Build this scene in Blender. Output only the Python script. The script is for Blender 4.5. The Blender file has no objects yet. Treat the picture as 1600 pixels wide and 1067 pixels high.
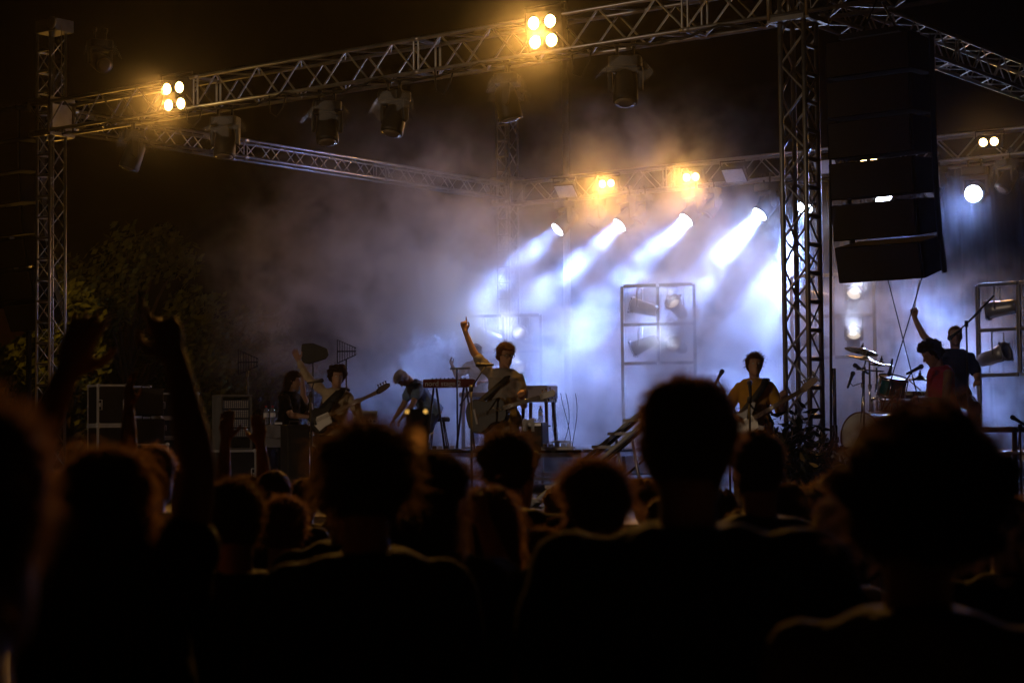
import bpy, bmesh, math, random
import numpy as np
from mathutils import Vector, Matrix, Quaternion
random.seed(7); RNG = np.random.default_rng(11)
SC = bpy.context.scene
COL = SC.collection
R = math.radians

# ------------------------------------------------------------------ camera
F_PX = 2956.2354                       # focal length in pixels of a 1600 px wide frame
CAM = Vector((20.7474, -17.1797, 1.75))
YAW, PITCH, ROLL = 0.6398, 0.0483, -0.0091
FWD = Vector((-math.sin(YAW)*math.cos(PITCH), math.cos(YAW)*math.cos(PITCH), math.sin(PITCH)))
_r = Vector((math.cos(YAW), math.sin(YAW), 0)); _u = _r.cross(FWD)
RIGHT = _r*math.cos(ROLL) + _u*math.sin(ROLL); UP = -_r*math.sin(ROLL) + _u*math.cos(ROLL)
cd = bpy.data.cameras.new('camera'); cam = bpy.data.objects.new('camera', cd); COL.objects.link(cam)
cd.sensor_width = 36.0; cd.lens = F_PX/1600*36.0; cd.clip_start = 0.05; cd.clip_end = 600
m = Matrix.Identity(4)
for i in range(3):
    m[i][0], m[i][1], m[i][2], m[i][3] = RIGHT[i], UP[i], -FWD[i], CAM[i]
cam.matrix_world = m
cd.dof.use_dof = True; cd.dof.focus_distance = 22.0; cd.dof.aperture_fstop = 3.4
cd.dof.aperture_blades = 9
SC.camera = cam

# ------------------------------------------------------------------ night sky, exposure
W_ = bpy.data.worlds.new('World'); SC.world = W_; W_.use_nodes = True
nt = W_.node_tree; sky = nt.nodes.new('ShaderNodeTexSky'); sky.sky_type = 'NISHITA'; sky.sun_disc = False
sky.sun_elevation = R(-9); sky.sun_rotation = R(200)
nt.links.new(sky.outputs[0], nt.nodes['Background'].inputs[0]); nt.nodes['Background'].inputs[1].default_value = 0.06
SC.view_settings.view_transform = 'Standard'; SC.view_settings.look = 'None'
SC.view_settings.exposure = 0.2; SC.view_settings.gamma = 1.0; SC.view_settings.use_curve_mapping = False
cy = SC.cycles
cy.use_denoising = True
try: cy.denoiser = 'OPENIMAGEDENOISE'
except Exception: pass
cy.max_bounces = 6; cy.diffuse_bounces = 2; cy.glossy_bounces = 2; cy.transmission_bounces = 4
cy.transparent_max_bounces = 8; cy.volume_bounces = 2
cy.volume_step_rate = 2.0; cy.volume_max_steps = 256
cy.sample_clamp_indirect = 4.0; cy.caustics_reflective = False; cy.caustics_refractive = False

# ------------------------------------------------------------------ pixel (1600 wide) + metres in front of the lens -> place
def pt(px, py, d):
    return CAM + FWD*d + RIGHT*((px-800)/F_PX*d) + UP*((533.5-py)/F_PX*d)
def at(px, d, z):
    py = 676.0
    for _ in range(6):
        p = pt(px, py, d); py += (p.z-z)/d*F_PX
    return pt(px, py, d)
def xz(px, Y, z):
    'the point of the vertical plane y = Y seen at column px, at height z'
    lo, hi = 2.0, 60.0
    for _ in range(60):
        mid = (lo+hi)/2
        if at(px, mid, z).y < Y: lo = mid
        else: hi = mid
    return at(px, (lo+hi)/2, z)
def face_cam(p):
    d = CAM - p; return math.atan2(d.y, d.x)

# ------------------------------------------------------------------ small kit
def tag(o, label=None, cat=None, group=None, kind=None):
    if label: o['label'] = label
    if cat: o['category'] = cat
    if group: o['group'] = group
    if kind: o['kind'] = kind
    return o
def thing(name, label, cat, loc=(0,0,0), rz=0.0, group=None):
    o = bpy.data.objects.new(name, None); COL.objects.link(o); o.empty_display_size = 0.2
    o.location = loc; o.rotation_euler = (0, 0, rz)
    return tag(o, label, cat, group)
class MB:
    'collects vertices and faces of one mesh'
    def __init__(s): s.v = []; s.f = []; s.sm = []
    def add(s, vs, fs, smooth=True):
        n = len(s.v); s.v += [tuple(v) for v in vs]; s.f += [tuple(i+n for i in f) for f in fs]; s.sm += [smooth]*len(fs); return s
    def build(s, name, mat, parent=None, label=None, bevel=0.0):
        me = bpy.data.meshes.new(name); me.from_pydata(s.v, [], s.f)
        me.polygons.foreach_set('use_smooth', s.sm); me.update()
        o = bpy.data.objects.new(name, me); COL.objects.link(o)
        if mat: me.materials.append(mat)
        if parent: o.parent = parent
        if label: o['label'] = label
        if bevel:
            b = o.modifiers.new('b', 'BEVEL'); b.width = bevel; b.segments = 2; b.limit_method = 'ANGLE'
        return o
    def box(s, c, size, M=None):
        x, y, z = [k/2 for k in size]; c = Vector(c)
        vs = [Vector((sx*x, sy*y, sz*z)) for sz in (-1,1) for sy in (-1,1) for sx in (-1,1)]
        if M is not None: vs = [M@v for v in vs]
        return s.add([v+c for v in vs], [(0,2,3,1),(4,5,7,6),(0,1,5,4),(2,6,7,3),(0,4,6,2),(1,3,7,5)], False)
    def tube(s, pts, r, n=6, cap=True):
        pts = [Vector(p) for p in pts]; N = len(pts)
        rs = r if isinstance(r, (list, tuple)) else [r]*N
        base = len(s.v); ref = None
        for i, p in enumerate(pts):
            t = (pts[min(i+1, N-1)] - pts[max(i-1, 0)])
            t = t.normalized() if t.length > 1e-9 else Vector((0,0,1))
            if ref is None:
                ref = Vector((0,0,1)) if abs(t.z) < .9 else Vector((1,0,0))
            a = (ref - t*ref.dot(t)).normalized(); b = t.cross(a); ref = a
            for k in range(n):
                an = 2*math.pi*k/n
                s.v.append(tuple(p + (a*math.cos(an)+b*math.sin(an))*rs[i]))
        for i in range(N-1):
            for k in range(n):
                k2 = (k+1) % n
                s.f.append((base+i*n+k, base+i*n+k2, base+(i+1)*n+k2, base+(i+1)*n+k)); s.sm.append(True)
        if cap:
            s.f.append(tuple(base+k for k in reversed(range(n)))); s.sm.append(False)
            s.f.append(tuple(base+(N-1)*n+k for k in range(n))); s.sm.append(False)
        return s
    def lathe(s, prof, c=(0,0,0), axis=(0,0,1), n=20, cap=True):
        'prof: (radius, distance along axis)'
        ax = Vector(axis).normalized(); c = Vector(c)
        a = ax.orthogonal().normalized(); b = ax.cross(a); base = len(s.v); N = len(prof)
        for r, h in prof:
            for k in range(n):
                an = 2*math.pi*k/n; s.v.append(tuple(c + ax*h + (a*math.cos(an)+b*math.sin(an))*r))
        for i in range(N-1):
            for k in range(n):
                k2 = (k+1) % n
                s.f.append((base+i*n+k, base+i*n+k2, base+(i+1)*n+k2, base+(i+1)*n+k)); s.sm.append(True)
        if cap:
            s.f.append(tuple(base+k for k in reversed(range(n)))); s.sm.append(False)
            s.f.append(tuple(base+(N-1)*n+k for k in range(n))); s.sm.append(False)
        return s
    def prism(s, poly, h, M):
        'poly in local xy, thickness h along local z, placed by matrix M'
        n = len(poly)
        vs = [M@Vector((x, y, -h/2)) for x, y in poly] + [M@Vector((x, y, h/2)) for x, y in poly]
        fs = [tuple(reversed(range(n))), tuple(range(n, 2*n))] + [(i, (i+1) % n, n+(i+1) % n, n+i) for i in range(n)]
        return s.add(vs, fs, False)
def dirmat(z, up=(0,0,1)):
    'rotation whose local z looks along z'
    z = Vector(z).normalized(); u = Vector(up)
    x = u.cross(z)
    if x.length < 1e-4: x = Vector((1,0,0)).cross(z)
    x.normalize(); y = z.cross(x)
    return Matrix(((x.x, y.x, z.x), (x.y, y.y, z.y), (x.z, y.z, z.z)))
def place(rot3, loc): 
    M = rot3.to_4x4(); M.translation = Vector(loc); return M

# ------------------------------------------------------------------ materials
def mat(name, col, rough=0.6, metal=0.0, noise=0.0, nscale=8.0, bump=0.0, bscale=60.0, spec=0.5, emit=None, es=0.0, trans=0.0, alpha=1.0, coat=0.0, sheen=0.0):
    M = bpy.data.materials.new(name); M.use_nodes = True; t = M.node_tree; b = t.nodes['Principled BSDF']
    b.inputs['Base Color'].default_value = (*col, 1); b.inputs['Roughness'].default_value = rough; b.inputs['Metallic'].default_value = metal
    b.inputs['Specular IOR Level'].default_value = spec; b.inputs['Transmission Weight'].default_value = trans; b.inputs['Alpha'].default_value = alpha
    b.inputs['Coat Weight'].default_value = coat; b.inputs['Sheen Weight'].default_value = sheen
    if emit: b.inputs['Emission Color'].default_value = (*emit, 1); b.inputs['Emission Strength'].default_value = es
    tc = t.nodes.new('ShaderNodeTexCoord')
    if noise:
        n = t.nodes.new('ShaderNodeTexNoise'); n.inputs['Scale'].default_value = nscale; n.inputs['Detail'].default_value = 5
        t.links.new(tc.outputs['Object'], n.inputs['Vector'])
        mr = t.nodes.new('ShaderNodeMapRange'); mr.inputs[1].default_value = .3; mr.inputs[2].default_value = .7
        mr.inputs[3].default_value = 1-noise; mr.inputs[4].default_value = 1+noise; t.links.new(n.outputs['Fac'], mr.inputs[0])
        mx = t.nodes.new('ShaderNodeMix'); mx.data_type = 'RGBA'; mx.blend_type = 'MULTIPLY'; mx.inputs[0].default_value = 1
        mx.inputs['A'].default_value = (*col, 1); t.links.new(mr.outputs[0], mx.inputs['B']); t.links.new(mx.outputs['Result'], b.inputs['Base Color'])
        r2 = t.nodes.new('ShaderNodeMapRange'); r2.inputs[3].default_value = max(.05, rough-.12); r2.inputs[4].default_value = min(1, rough+.12)
        t.links.new(n.outputs['Fac'], r2.inputs[0]); t.links.new(r2.outputs[0], b.inputs['Roughness'])
    if bump:
        n2 = t.nodes.new('ShaderNodeTexNoise'); n2.inputs['Scale'].default_value = bscale; n2.inputs['Detail'].default_value = 4
        t.links.new(tc.outputs['Object'], n2.inputs['Vector'])
        bp = t.nodes.new('ShaderNodeBump'); bp.inputs['Strength'].default_value = bump; bp.inputs['Distance'].default_value = .02
        t.links.new(n2.outputs['Fac'], bp.inputs['Height']); t.links.new(bp.outputs[0], b.inputs['Normal'])
    return M
def lamp_mat(name, col, s):
    M = bpy.data.materials.new(name); M.use_nodes = True; t = M.node_tree
    e = t.nodes.new('ShaderNodeEmission'); e.inputs[0].default_value = (*col, 1); e.inputs[1].default_value = s
    t.links.new(e.outputs[0], t.nodes['Material Output'].inputs['Surface']); return M
M = {}
M['alu'] = mat('brushed aluminium', (.55,.55,.56), .38, .95, .15, 6)
M['alu_dark'] = mat('weathered aluminium', (.36,.35,.34), .45, .9, .2, 6)
M['black'] = mat('black powder coat', (.018,.018,.02), .5, 0, .2, 9, spec=.5)
M['rubber'] = mat('black rubber', (.02,.02,.02), .8)
M['chrome'] = mat('chrome', (.75,.75,.77), .15, 1)
M['plastic'] = mat('clear plastic sheet', (.8,.8,.82), .16, 0, spec=1.0, alpha=.3, bump=1.0, bscale=16)
M['speaker'] = mat('matt speaker paint', (.008,.008,.009), .9, spec=.1)
M['glass'] = mat('lamp glass', (.25,.22,.2), .12, .3)
M['casewood'] = mat('flight case laminate', (.028,.03,.045), .45, 0, .25, 5)
M['caseedge'] = mat('case edge aluminium', (.72,.72,.76), .5, .35, .1)
M['deck'] = mat('stage plywood', (.035,.032,.03), .55, 0, .35, 3, .2)
M['skirt'] = mat('stage skirt cloth', (.015,.015,.017), .9, 0, .2, 4)
M['curtain'] = mat('black molton curtain', (.006,.006,.008), .95, 0, .2, 4, spec=.05)
M['ground'] = mat('trodden gravel', (.09,.08,.07), .95, 0, .4, 1.2, .5, 8)
M['steel_dull'] = mat('dull zinc plate', (.2,.2,.21), .6, .3, .2)
M['white'] = mat('white paint', (.75,.75,.75), .5, 0, .1)
M['towel'] = mat('white cotton', (.78,.78,.78), .9, 0, .05, 20, .3, 120)
M['bottle'] = mat('clear bottle', (.8,.85,.9), .06, 0, trans=.85)
M['redcap'] = mat('red cap', (.5,.02,.02), .4)
M['gloss_black'] = mat('black lacquer', (.01,.008,.007), .4, spec=.25)
M['warm_lamp'] = lamp_mat('tungsten lamp', (1,.62,.2), 26)
M['cool_lamp'] = lamp_mat('discharge lamp', (.72,.82,1), 30)
M['par_lamp'] = lamp_mat('par lamp', (1,.84,.66), .95)
# ================================================================== the stage and its truss rig
W, D = 11.652, 10.602                 # tower centres: (0,0) (W,0) (0,D) (W,D)
DECK, RISER = 0.90, 1.50
ZT = 6.17                             # truss centre height
# ground
g = MB(); n = 40
for j in range(n+1):
    for i in range(n+1):
        x = -180+i*9+W/2; y = -150+j*9
        g.v.append((x, y, .03*math.sin(x*.7)*math.cos(y*.5)-.03))
for j in range(n):
    for i in range(n):
        a = j*(n+1)+i; g.f.append((a, a+1, a+n+2, a+n+1)); g.sm.append(True)
tag(g.build('ground', M['ground']), kind='structure')

# stage deck: a raised floor of modular plates on legs, with a dark skirt
st = thing('stage_deck', 'low black modular stage floor carrying the whole band', 'stage', (W/2, 4.5, 0))
fl = MB()
for i in range(8):
    for j in range(7):
        fl.box((-7.0+i*2.0-0.0, -6.0+j*2.0, DECK-.04), (1.99, 1.99, .08))
fl.build('deck_plate', M['deck'], st, bevel=.006)
sk = MB()
nf = 120
for a, b in (((-8.0,-6.98),(8.0,-6.98)), ((8.0,-6.98),(8.0,6.98)), ((-8.0,6.98),(-8.0,-6.98))):
    base = len(sk.v)
    for k in range(nf+1):
        t = k/nf; x = a[0]+(b[0]-a[0])*t; y = a[1]+(b[1]-a[1])*t; w = .02*math.sin(k*1.9)
        ny = w if a[1] == b[1] else 0; nx = w if a[0] == b[0] else 0
        sk.v += [(x+nx, y+ny-.02, 0.0), (x+nx*.4, y+ny*.4-.02, DECK-.085)]
    for k in range(nf):
        q = base+2*k; sk.f.append((q, q+2, q+3, q+1)); sk.sm.append(True)
sk.build('skirt', M['skirt'], st)
lg = None
for i in range(5):
    for j in range(4):
        lm = MB(); lm.tube([(-6.9+i*3.45, -5.9+j*3.9, 0), (-6.9+i*3.45, -5.9+j*3.9, DECK-.09)], .025)
        lm.build('leg', M['alu'], st)

def riser(cx, cy, sx, sy, label):
    t = thing('riser', label, 'platform', (cx, cy, DECK), 0)
    MB().box((0,0,RISER-DECK-.02), (sx, sy, .04)).build('top_plate', M['deck'], t)
    f = MB(); h = RISER-DECK-.045
    for y in (-sy/2+.03, sy/2-.03): f.box((0, y, h-.03), (sx, .05, .06)); f.box((0, y, .18), (sx-.1, .035, .035))
    for x in (-sx/2+.03, sx/2-.03): f.box((x, 0, h-.03), (.05, sy-.12, .06)); f.box((x, 0, .18), (.035, sy-.1, .035))
    f.build('frame', M['alu'], t, bevel=.004)
    for x in (-sx/2+.05, 0, sx/2-.05):
        for y in (-sy/2+.05, sy/2-.05):
            MB().tube([(x,y,0),(x,y,h-.06)], .025).build('leg', M['alu'], t)
    return t

# ------------------------------------------------------------------ trusses
def lacing(m, a, b, off1, off2, pitch, r, phase=0.0):
    'zigzag in the face spanned by two chords that run parallel from a to b'
    a, b = Vector(a), Vector(b); L = (b-a).length; d = (b-a)/L; n = max(2, int(round(L/pitch)))
    for k in range(n):
        t0, tm, t1 = k*L/n, (k+.5)*L/n, (k+1)*L/n
        o1, o2 = (off1, off2) if not phase else (off2, off1)
        m.tube([a+d*t0+o1, a+d*tm+o2], r, 5, False); m.tube([a+d*tm+o2, a+d*t1+o1], r, 5, False)
def truss(name, label, a, b, wv, hv, pitch=.62, seg=2.9, cr=.025, lr=.01, group='trusses of the stage roof', ends=True, mt='alu'):
    'box truss from a to b; wv, hv: half width and half height vectors'
    a, b, wv, hv = map(Vector, (a, b, wv, hv))
    t = thing(name, label, 'truss', a, 0, group); A = Vector((0,0,0)); B = b-a
    for sw in (-1,1):
        for sh in (-1,1):
            MB().tube([A+wv*sw+hv*sh, B+wv*sw+hv*sh], cr, 8).build('chord', M[mt], t)
    l = MB()
    for sw in (-1,1): lacing(l, A, B, wv*sw-hv, wv*sw+hv, pitch, lr)
    for sh in (-1,1): lacing(l, A, B, -wv+hv*sh, wv+hv*sh, pitch, lr, 1)
    l.build('lacing', M[mt], t)
    L = (b-a).length; d = (b-a)/L
    k = max(1, int(L/seg))
    for i in range(k+1):
        e = MB()
        for dd in (-.035, .035):
            if not ends and i in (0, k): continue
            q = d*(i*L/k+dd)
            c = [q-wv-hv, q+wv-hv, q+wv+hv, q-wv+hv]
            for j in range(4): e.tube([c[j], c[(j+1) % 4]], lr*1.15, 5, False)
        for sw in (-1,1):
            for sh in (-1,1): e.tube([d*(i*L/k-.06)+wv*sw+hv*sh, d*(i*L/k+.06)+wv*sw+hv*sh], cr*1.25, 8)
        e.build('end_frame', M[mt], t)
    return t
truss('truss', 'long front roof truss carrying the unlit moving heads and both four-lamp blinders', (-.6,0,ZT), (W+2.45,0,ZT), (0,.203,0), (0,0,.1956), .74, 3.05, cr=.024, lr=.0125)
truss('truss', 'left side roof truss running back between the two left towers, lit blue white', (0,.3,ZT), (0,D-.2,ZT), (.135,0,0), (0,0,.1326), .55, 2.9, lr=.008)
truss('truss', 'right side roof truss going back from the latticed tower behind the hanging speakers', (W,.3,ZT+.02), (W,D-.2,ZT+.02), (.15,0,0), (0,0,.16), .62, 2.9, lr=.009)
truss('truss', 'rear roof truss hung with the lit blue white moving heads', (.2,D,ZT-.04), (W+5,D,ZT-.04), (0,.135,0), (0,0,.195), .78, 2.9, lr=.011)

def tower(label, x, y, ladder, top, base=0.0, s=.135, mt='alu', cr=.021, lr=.009, sleeve=True):
    t = thing('tower', label, 'truss tower', (x, y, base), 0, 'towers of the stage roof')
    H = top-base; cs = [(-s,-s),(s,-s),(s,s),(-s,s)]
    for cx, cy_ in cs: MB().tube([(cx,cy_,.03),(cx,cy_,H)], cr, 8).build('leg', M[mt], t)
    l = MB(); pz = .29
    for j in range(4):
        p, q = Vector((*cs[j],0)), Vector((*cs[(j+1) % 4],0))
        if j in ladder:
            k = 0; z = .15
            while z < H-.05:
                l.tube([p+Vector((0,0,z)), q+Vector((0,0,z))], lr*1.9, 6, False)
                if z+pz < H:
                    if k % 2: l.tube([p+Vector((0,0,z)), q+Vector((0,0,z+pz))], lr*.8, 5, False)
                    else: l.tube([q+Vector((0,0,z)), p+Vector((0,0,z+pz))], lr*.8, 5, False)
                z += pz; k += 1
        else: lacing(l, (0,0,.15), (0,0,H-.05), p, q, .58, lr, j == 2 or j == 1)
    l.build('lacing', M[mt], t)
    MB().box((0,0,.015), (.5,.5,.03)).build('base_plate', M['alu_dark'], t)
    if sleeve:
        b = MB()
        z0 = ZT-base
        for sx in (-1,1):
            for sy in (-1,1):
                b.tube([(sx*.215, sy*.215, z0-.24),(sx*.215, sy*.215, z0+.24)], .025, 8)
        for zz in (-.24, .24):
            for sx in (-1,1): b.box((sx*.215,0,z0+zz), (.05,.43,.05)); b.box((0,sx*.215,z0+zz), (.38,.05,.05))
        b.build('sleeve_block', M['alu_dark'], t)
        pl = MB(); pl.box((.245,-.02,z0),(.012,.34,.34)); pl.build('sleeve_plate', M['alu'], t)
    hb = MB(); hb.box((.06,.0,H+.09), (s*2+.16, s*2+.06, .17)); hb.build('head_block', M['steel_dull'], t, bevel=.01)
    pw = MB(); pw.lathe([(.07,-.02),(.085,-.015),(.085,.015),(.07,.02)], (.24,-.2,H+.1), (0,1,0), 16); pw.build('chain_wheel', M['alu_dark'], t)
    ch = MB(); ch.tube([(.33,-.1,H+.08),(.33,-.1,z0+.3 if sleeve else H-1)], .008, 5); ch.build('chain', M['alu_dark'], t)
    return t
tower('slim front left tower with rungs, bare and lit amber to violet along its legs', 0, 0, (0,3), 7.36)
tower('thick latticed front right tower in front of the smoke, the nearest to the crowd', W, 0, (1,), 7.9, mt='alu_dark', cr=.027, lr=.013)
tower('faint rear left tower fading into the amber haze behind the pointing singer', 0, D, (0,), 7.85)

# pole far behind the roof
pl = MB(); q = xz(890, 13.5, 0); pl.tube([(q.x,q.y,0),(q.x,q.y,12.0)], [.09,.05], 10); pl.tube([(q.x,q.y,0),(q.x,q.y,.4)], .14, 10)
tag(pl.build('mast', M['alu']), 'thin tall mast standing behind the rear truss, hardly visible', 'mast')

# curtain behind the stage
cu = thing('backdrop_curtain', 'dark pleated curtain hanging below the rear truss', 'curtain', (0, D+.32, 0))
c = MB(); x0, x1 = xz(1222, D+.32, 3.0).x, W+5.0; n = 420; rows = 12
for j in range(rows+1):
    z = .95+(5.86-.95)*j/rows
    for i in range(n+1):
        x = x0+(x1-x0)*i/n; k = 1-.45*j/rows
        c.v.append((x, .07*k*math.sin(x*14+.5*math.sin(x*3.1))+.03*math.sin(x*31+z)+.03*math.sin(z*2+x*2), z))
for j in range(rows):
    for i in range(n):
        a = j*(n+1)+i; c.f.append((a, a+1, a+n+2, a+n+1)); c.sm.append(True)
c.build('cloth', M['curtain'], cu)
MB().tube([(x0-.1,0,5.88),(x1+.1,0,5.88)], .024, 8).build('curtain_rail', M['alu_dark'], cu)
# ================================================================== lamps of the rig
def spot(name, loc, aim, power, col, angle, blend=.3, rad=.05, parent=None):
    l = bpy.data.lights.new(name, 'SPOT'); l.energy = power; l.color = col; l.spot_size = R(angle); l.spot_blend = blend; l.shadow_soft_size = rad
    o = bpy.data.objects.new(name, l); COL.objects.link(o)
    M4 = place(dirmat(-Vector(aim)), loc)
    if parent:
        o.parent = parent
    o.matrix_local = M4
    return o
def beam(name, loc, aim, power, col, spread, size, parent):
    'soft edged beam leaving a round lens'
    l = bpy.data.lights.new(name, 'AREA'); l.shape = 'DISK'; l.size = size; l.energy = power; l.color = col; l.spread = R(spread)
    o = bpy.data.objects.new(name, l); COL.objects.link(o); o.parent = parent; o.matrix_local = place(dirmat(-Vector(aim)), loc); return o
COOL = (.25,.40,1.0); WARM = (1.0,.45,.08)

def blinder(loc, aim, cols, rows, label, power, sp=.21, lr=.066, group='warm lamp clusters on the trusses', stem=True):
    t = thing('blinder_light', label, 'stage light', loc, 0, group)
    q = dirmat(aim); M4 = q.to_4x4(); w, h = cols*sp+.04, rows*sp+.04
    MB().prism([(-w/2,-h/2),(w/2,-h/2),(w/2,h/2),(-w/2,h/2)], .1, M4@Matrix.Translation((0,0,-.09))).build('housing', M['black'], t, bevel=.01)
    br = MB(); br.tube([M4@Vector((-w/2-.03,0,-.09)), M4@Vector((-w/2-.03,h/2+.06,-.09)), M4@Vector((w/2+.03,h/2+.06,-.09)), M4@Vector((w/2+.03,0,-.09))], .012, 6); br.build('bracket', M['black'], t)
    for i in range(cols):
        for j in range(rows):
            c = M4@Vector(((i-(cols-1)/2)*sp, (j-(rows-1)/2)*sp, 0))
            f = Vector(aim).normalized()
            MB().lathe([(lr*.8,-.05),(lr*1.18,-.01),(lr*1.25,.012),(lr*1.12,.014),(lr*1.02,-.004)], c, f, 18, False).build('reflector', M['chrome'], t)
            MB().lathe([(lr,-.003),(lr*.7,.012),(lr*.02,.018)], c, f, 18).build('lamp', M['warm_lamp'], t)
    spot('blinder_beam', Vector(aim).normalized()*.06, Vector(aim)+Vector((0,0,-.36)), power, WARM, 128, .5, .12, t)
    return t
def mover(loc, aim, label, lit=0, cover=True, angle=20, group='moving head lamps on the trusses', size=1.0, rz=0.0, lens_r=.13, side=0):
    'moving head hung from the truss: base, yoke, head, lens, rain cover'
    t = thing('moving_head', label, 'stage light', loc, 0, group); s = size
    aim = Vector(aim).normalized(); hz = math.atan2(aim.y, aim.x)+math.pi/2+rz; Z = Matrix.Rotation(hz, 4, 'Z')
    b = MB(); b.prism([(-.17*s,-.15*s),(.17*s,-.15*s),(.2*s,-.1*s),(.2*s,.1*s),(.17*s,.15*s),(-.17*s,.15*s),(-.2*s,.1*s),(-.2*s,-.1*s)], .13*s, Z@Matrix.Translation((0,0,-.07*s)))
    b.build('base', M['black'], t, bevel=.015)
    for sx in (-1,1):
        cl = MB(); cl.tube([Z@Vector((sx*.1*s,0,0)), Z@Vector((sx*.1*s,0,.12))], .018, 6); cl.lathe([(.034,-.025),(.034,.025)], Z@Vector((sx*.1*s,0,.14)), Z.to_3x3()@Vector((1,0,0)), 12); cl.build('clamp', M['black'], t)
    y = MB()
    y.prism([(-.2*s,-.06*s),(.2*s,-.06*s),(.2*s,.06*s),(-.2*s,.06*s)], .06*s, Z@Matrix.Translation((0,0,-.165*s)))
    for sx in (-1,1): y.prism([(-.06*s,-.17*s),(.06*s,-.17*s),(.045*s,.1*s),(0,.13*s),(-.045*s,.1*s)], .055*s, Z@Matrix.Translation((sx*.185*s,0,-.3*s))@Matrix.Rotation(R(90),4,'Y')@Matrix.Rotation(R(90),4,'Z')@Matrix.Rotation(R(180),4,'Z'))
    y.build('yoke', M['black'], t, bevel=.012)
    c = Vector((0,0,-.38*s))
    h = MB(); h.lathe([(.02*s,-.24*s),(.1*s,-.23*s),(.135*s,-.17*s),(.145*s,-.05*s),(.15*s,.06*s),(.155*s,.16*s),(.15*s,.2*s),(.135*s,.205*s)], c, aim, 20); h.build('head', M['black'], t)
    lm = MB(); lm.lathe([(lens_r*s,.206*s),(lens_r*.6*s,.222*s),(.004,.228*s)], c, aim, 24); lm.build('lens', M['cool_lamp'] if lit else M['glass'], t)
    if lit:
        beam('beam', c+aim*.25*s, aim, lit, COOL, angle, lens_r*1.9*s, t)
        spot('smoke_fill', c+aim*.26*s, Vector((aim.x-.1,aim.y-.1,-1.0)).normalized(), lit*2.6, COOL, 92, .9, .1*s, t)  # extra downward spot, added to light the smoke between the beams
        if side: spot('side_fill', c+aim*.26*s, (-.88,-.46,.07) if side < 4 else (-.78,-.56,-.27), lit*side, COOL if side < 4 else (.6,.66,1.0), 66 if side < 4 else 34, .9, .1*s, t)  # extra spot, added to brighten the left truss and the flight cases
    if cover:
        p = MB(); rnd = random.Random(hash((round(loc[0],2), round(loc[2],2))) & 0xffff)
        nn = 22; base = len(p.v)
        for k in range(4):
            for i in range(nn):
                an = 2*math.pi*i/nn; fl = 1+.16*math.sin(an*3+k+rnd.random())+.1*rnd.random()
                rr = (.19+.045*k)*s*fl; zz = (-.03-.085*k-.02*math.sin(an*5))*s*(1 if k < 3 else 1+.18*math.sin(an*2+rnd.random()*6))
                p.v.append(tuple(Z@Vector((rr*math.cos(an), rr*.85*math.sin(an), zz))))
        for k in range(3):
            for i in range(nn):
                if (k == 2 and rnd.random() < .55) or (k == 1 and rnd.random() < .2): continue
                p.f.append((base+k*nn+i, base+k*nn+(i+1) % nn, base+(k+1)*nn+(i+1) % nn, base+(k+1)*nn+i)); p.sm.append(True)
        p.build('rain_cover', M['plastic'], t)
    return t
spot('front_of_house_beam', (8,-40,9.5), Vector((6.6,2.5,2.2))-Vector((8,-40,9.5)), 4200, (1,.72,.48), 20, .6, .25)   # the lamp tower behind the crowd that lights the band from the front
ZB = ZT-.1956-.14                      # hanging height below the front truss
def on_truss(px, Y=0.0, z=ZB): q = xz(px, Y, z); return (q.x, Y, z)
blinder(Vector(on_truss(272, -.27, ZT-.03)), (.1,-1,-.14), 2, 2, 'left four-lamp warm blinder on the front truss, above the flight cases', 1500)
blinder(Vector(on_truss(848, -.27, ZT+.02)), (.1,-1,-.14), 2, 2, 'right four-lamp warm blinder on the front truss, above the pointing singer', 2000)
for px, aim, lab in ((208,(-.2,-.3,-1),'unlit moving head in a clear rain cover, first from the left tower'),
                     (352,(.1,-.2,-1),'unlit moving head just right of the left blinder, its plastic cover flaring out'),
                     (511,(.25,-.25,-1),'unlit moving head facing down, third from the left tower on the front truss'),
                     (616,(.0,-.35,-1),'unlit moving head with a stiff plastic skirt, midway between the two front blinders'),
                     (793,(.2,.1,-1),'unlit moving head directly left below the right front blinder'),
                     (977,(.15,-.3,-1),'unlit moving head right of the right front blinder, wide cover and square head')):
    mover(on_truss(px), aim, lab, size=.9)
# a spare lamp on an arm next to the left tower head
mover((.95,.05,ZT+.99), (.9,-.3,-.4), 'dark lamp in a plastic bag high beside the left tower head', 0, True, size=.8)
# rear truss: lit movers
ZR = ZT-.04-.195-.12
for k, (px, py, aim, pw, an, lab) in enumerate((
        (871,359,(-.42,-.62,-.66),92,25,'lit blue white moving head farthest left on the rear truss'),
        (968,352,(-.42,-.62,-.66),92,25,'lit blue white moving head, second from the left on the rear truss'),
        (1072,344,(-.38,-.62,-.68),92,25,'lit blue white moving head, third from the left, above the square lamp rack'),
        (1187,335,(-.36,-.6,-.7),125,25,'lit blue white moving head just left of the latticed tower, with the widest beam'),
        (1257,325,(.02,-.6,-.8),160,28,'lit blue white moving head half hidden behind the latticed tower'),
        (1381,310,(.48,-.32,-.82),48,36,'lit blue white moving head seen as a slit between the hanging speaker boxes'),
        (1521,303,(.25,-.95,-.3),30,36,'lit blue white moving head right of the hanging speakers, shining at the crowd'))):
    p = xz(px, D-.25, 5.0)
    for _ in range(5):
        p = pt(px, py, (p-CAM).dot(FWD)); q = xz(px, D-.25, p.z); p = q
    a = Vector(aim).normalized(); h = p - a*.206
    mover(h+Vector((0,0,.38)), aim, lab, pw, False, an, side={1187:2.5,1257:2.5,1381:36}.get(px,0))
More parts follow.
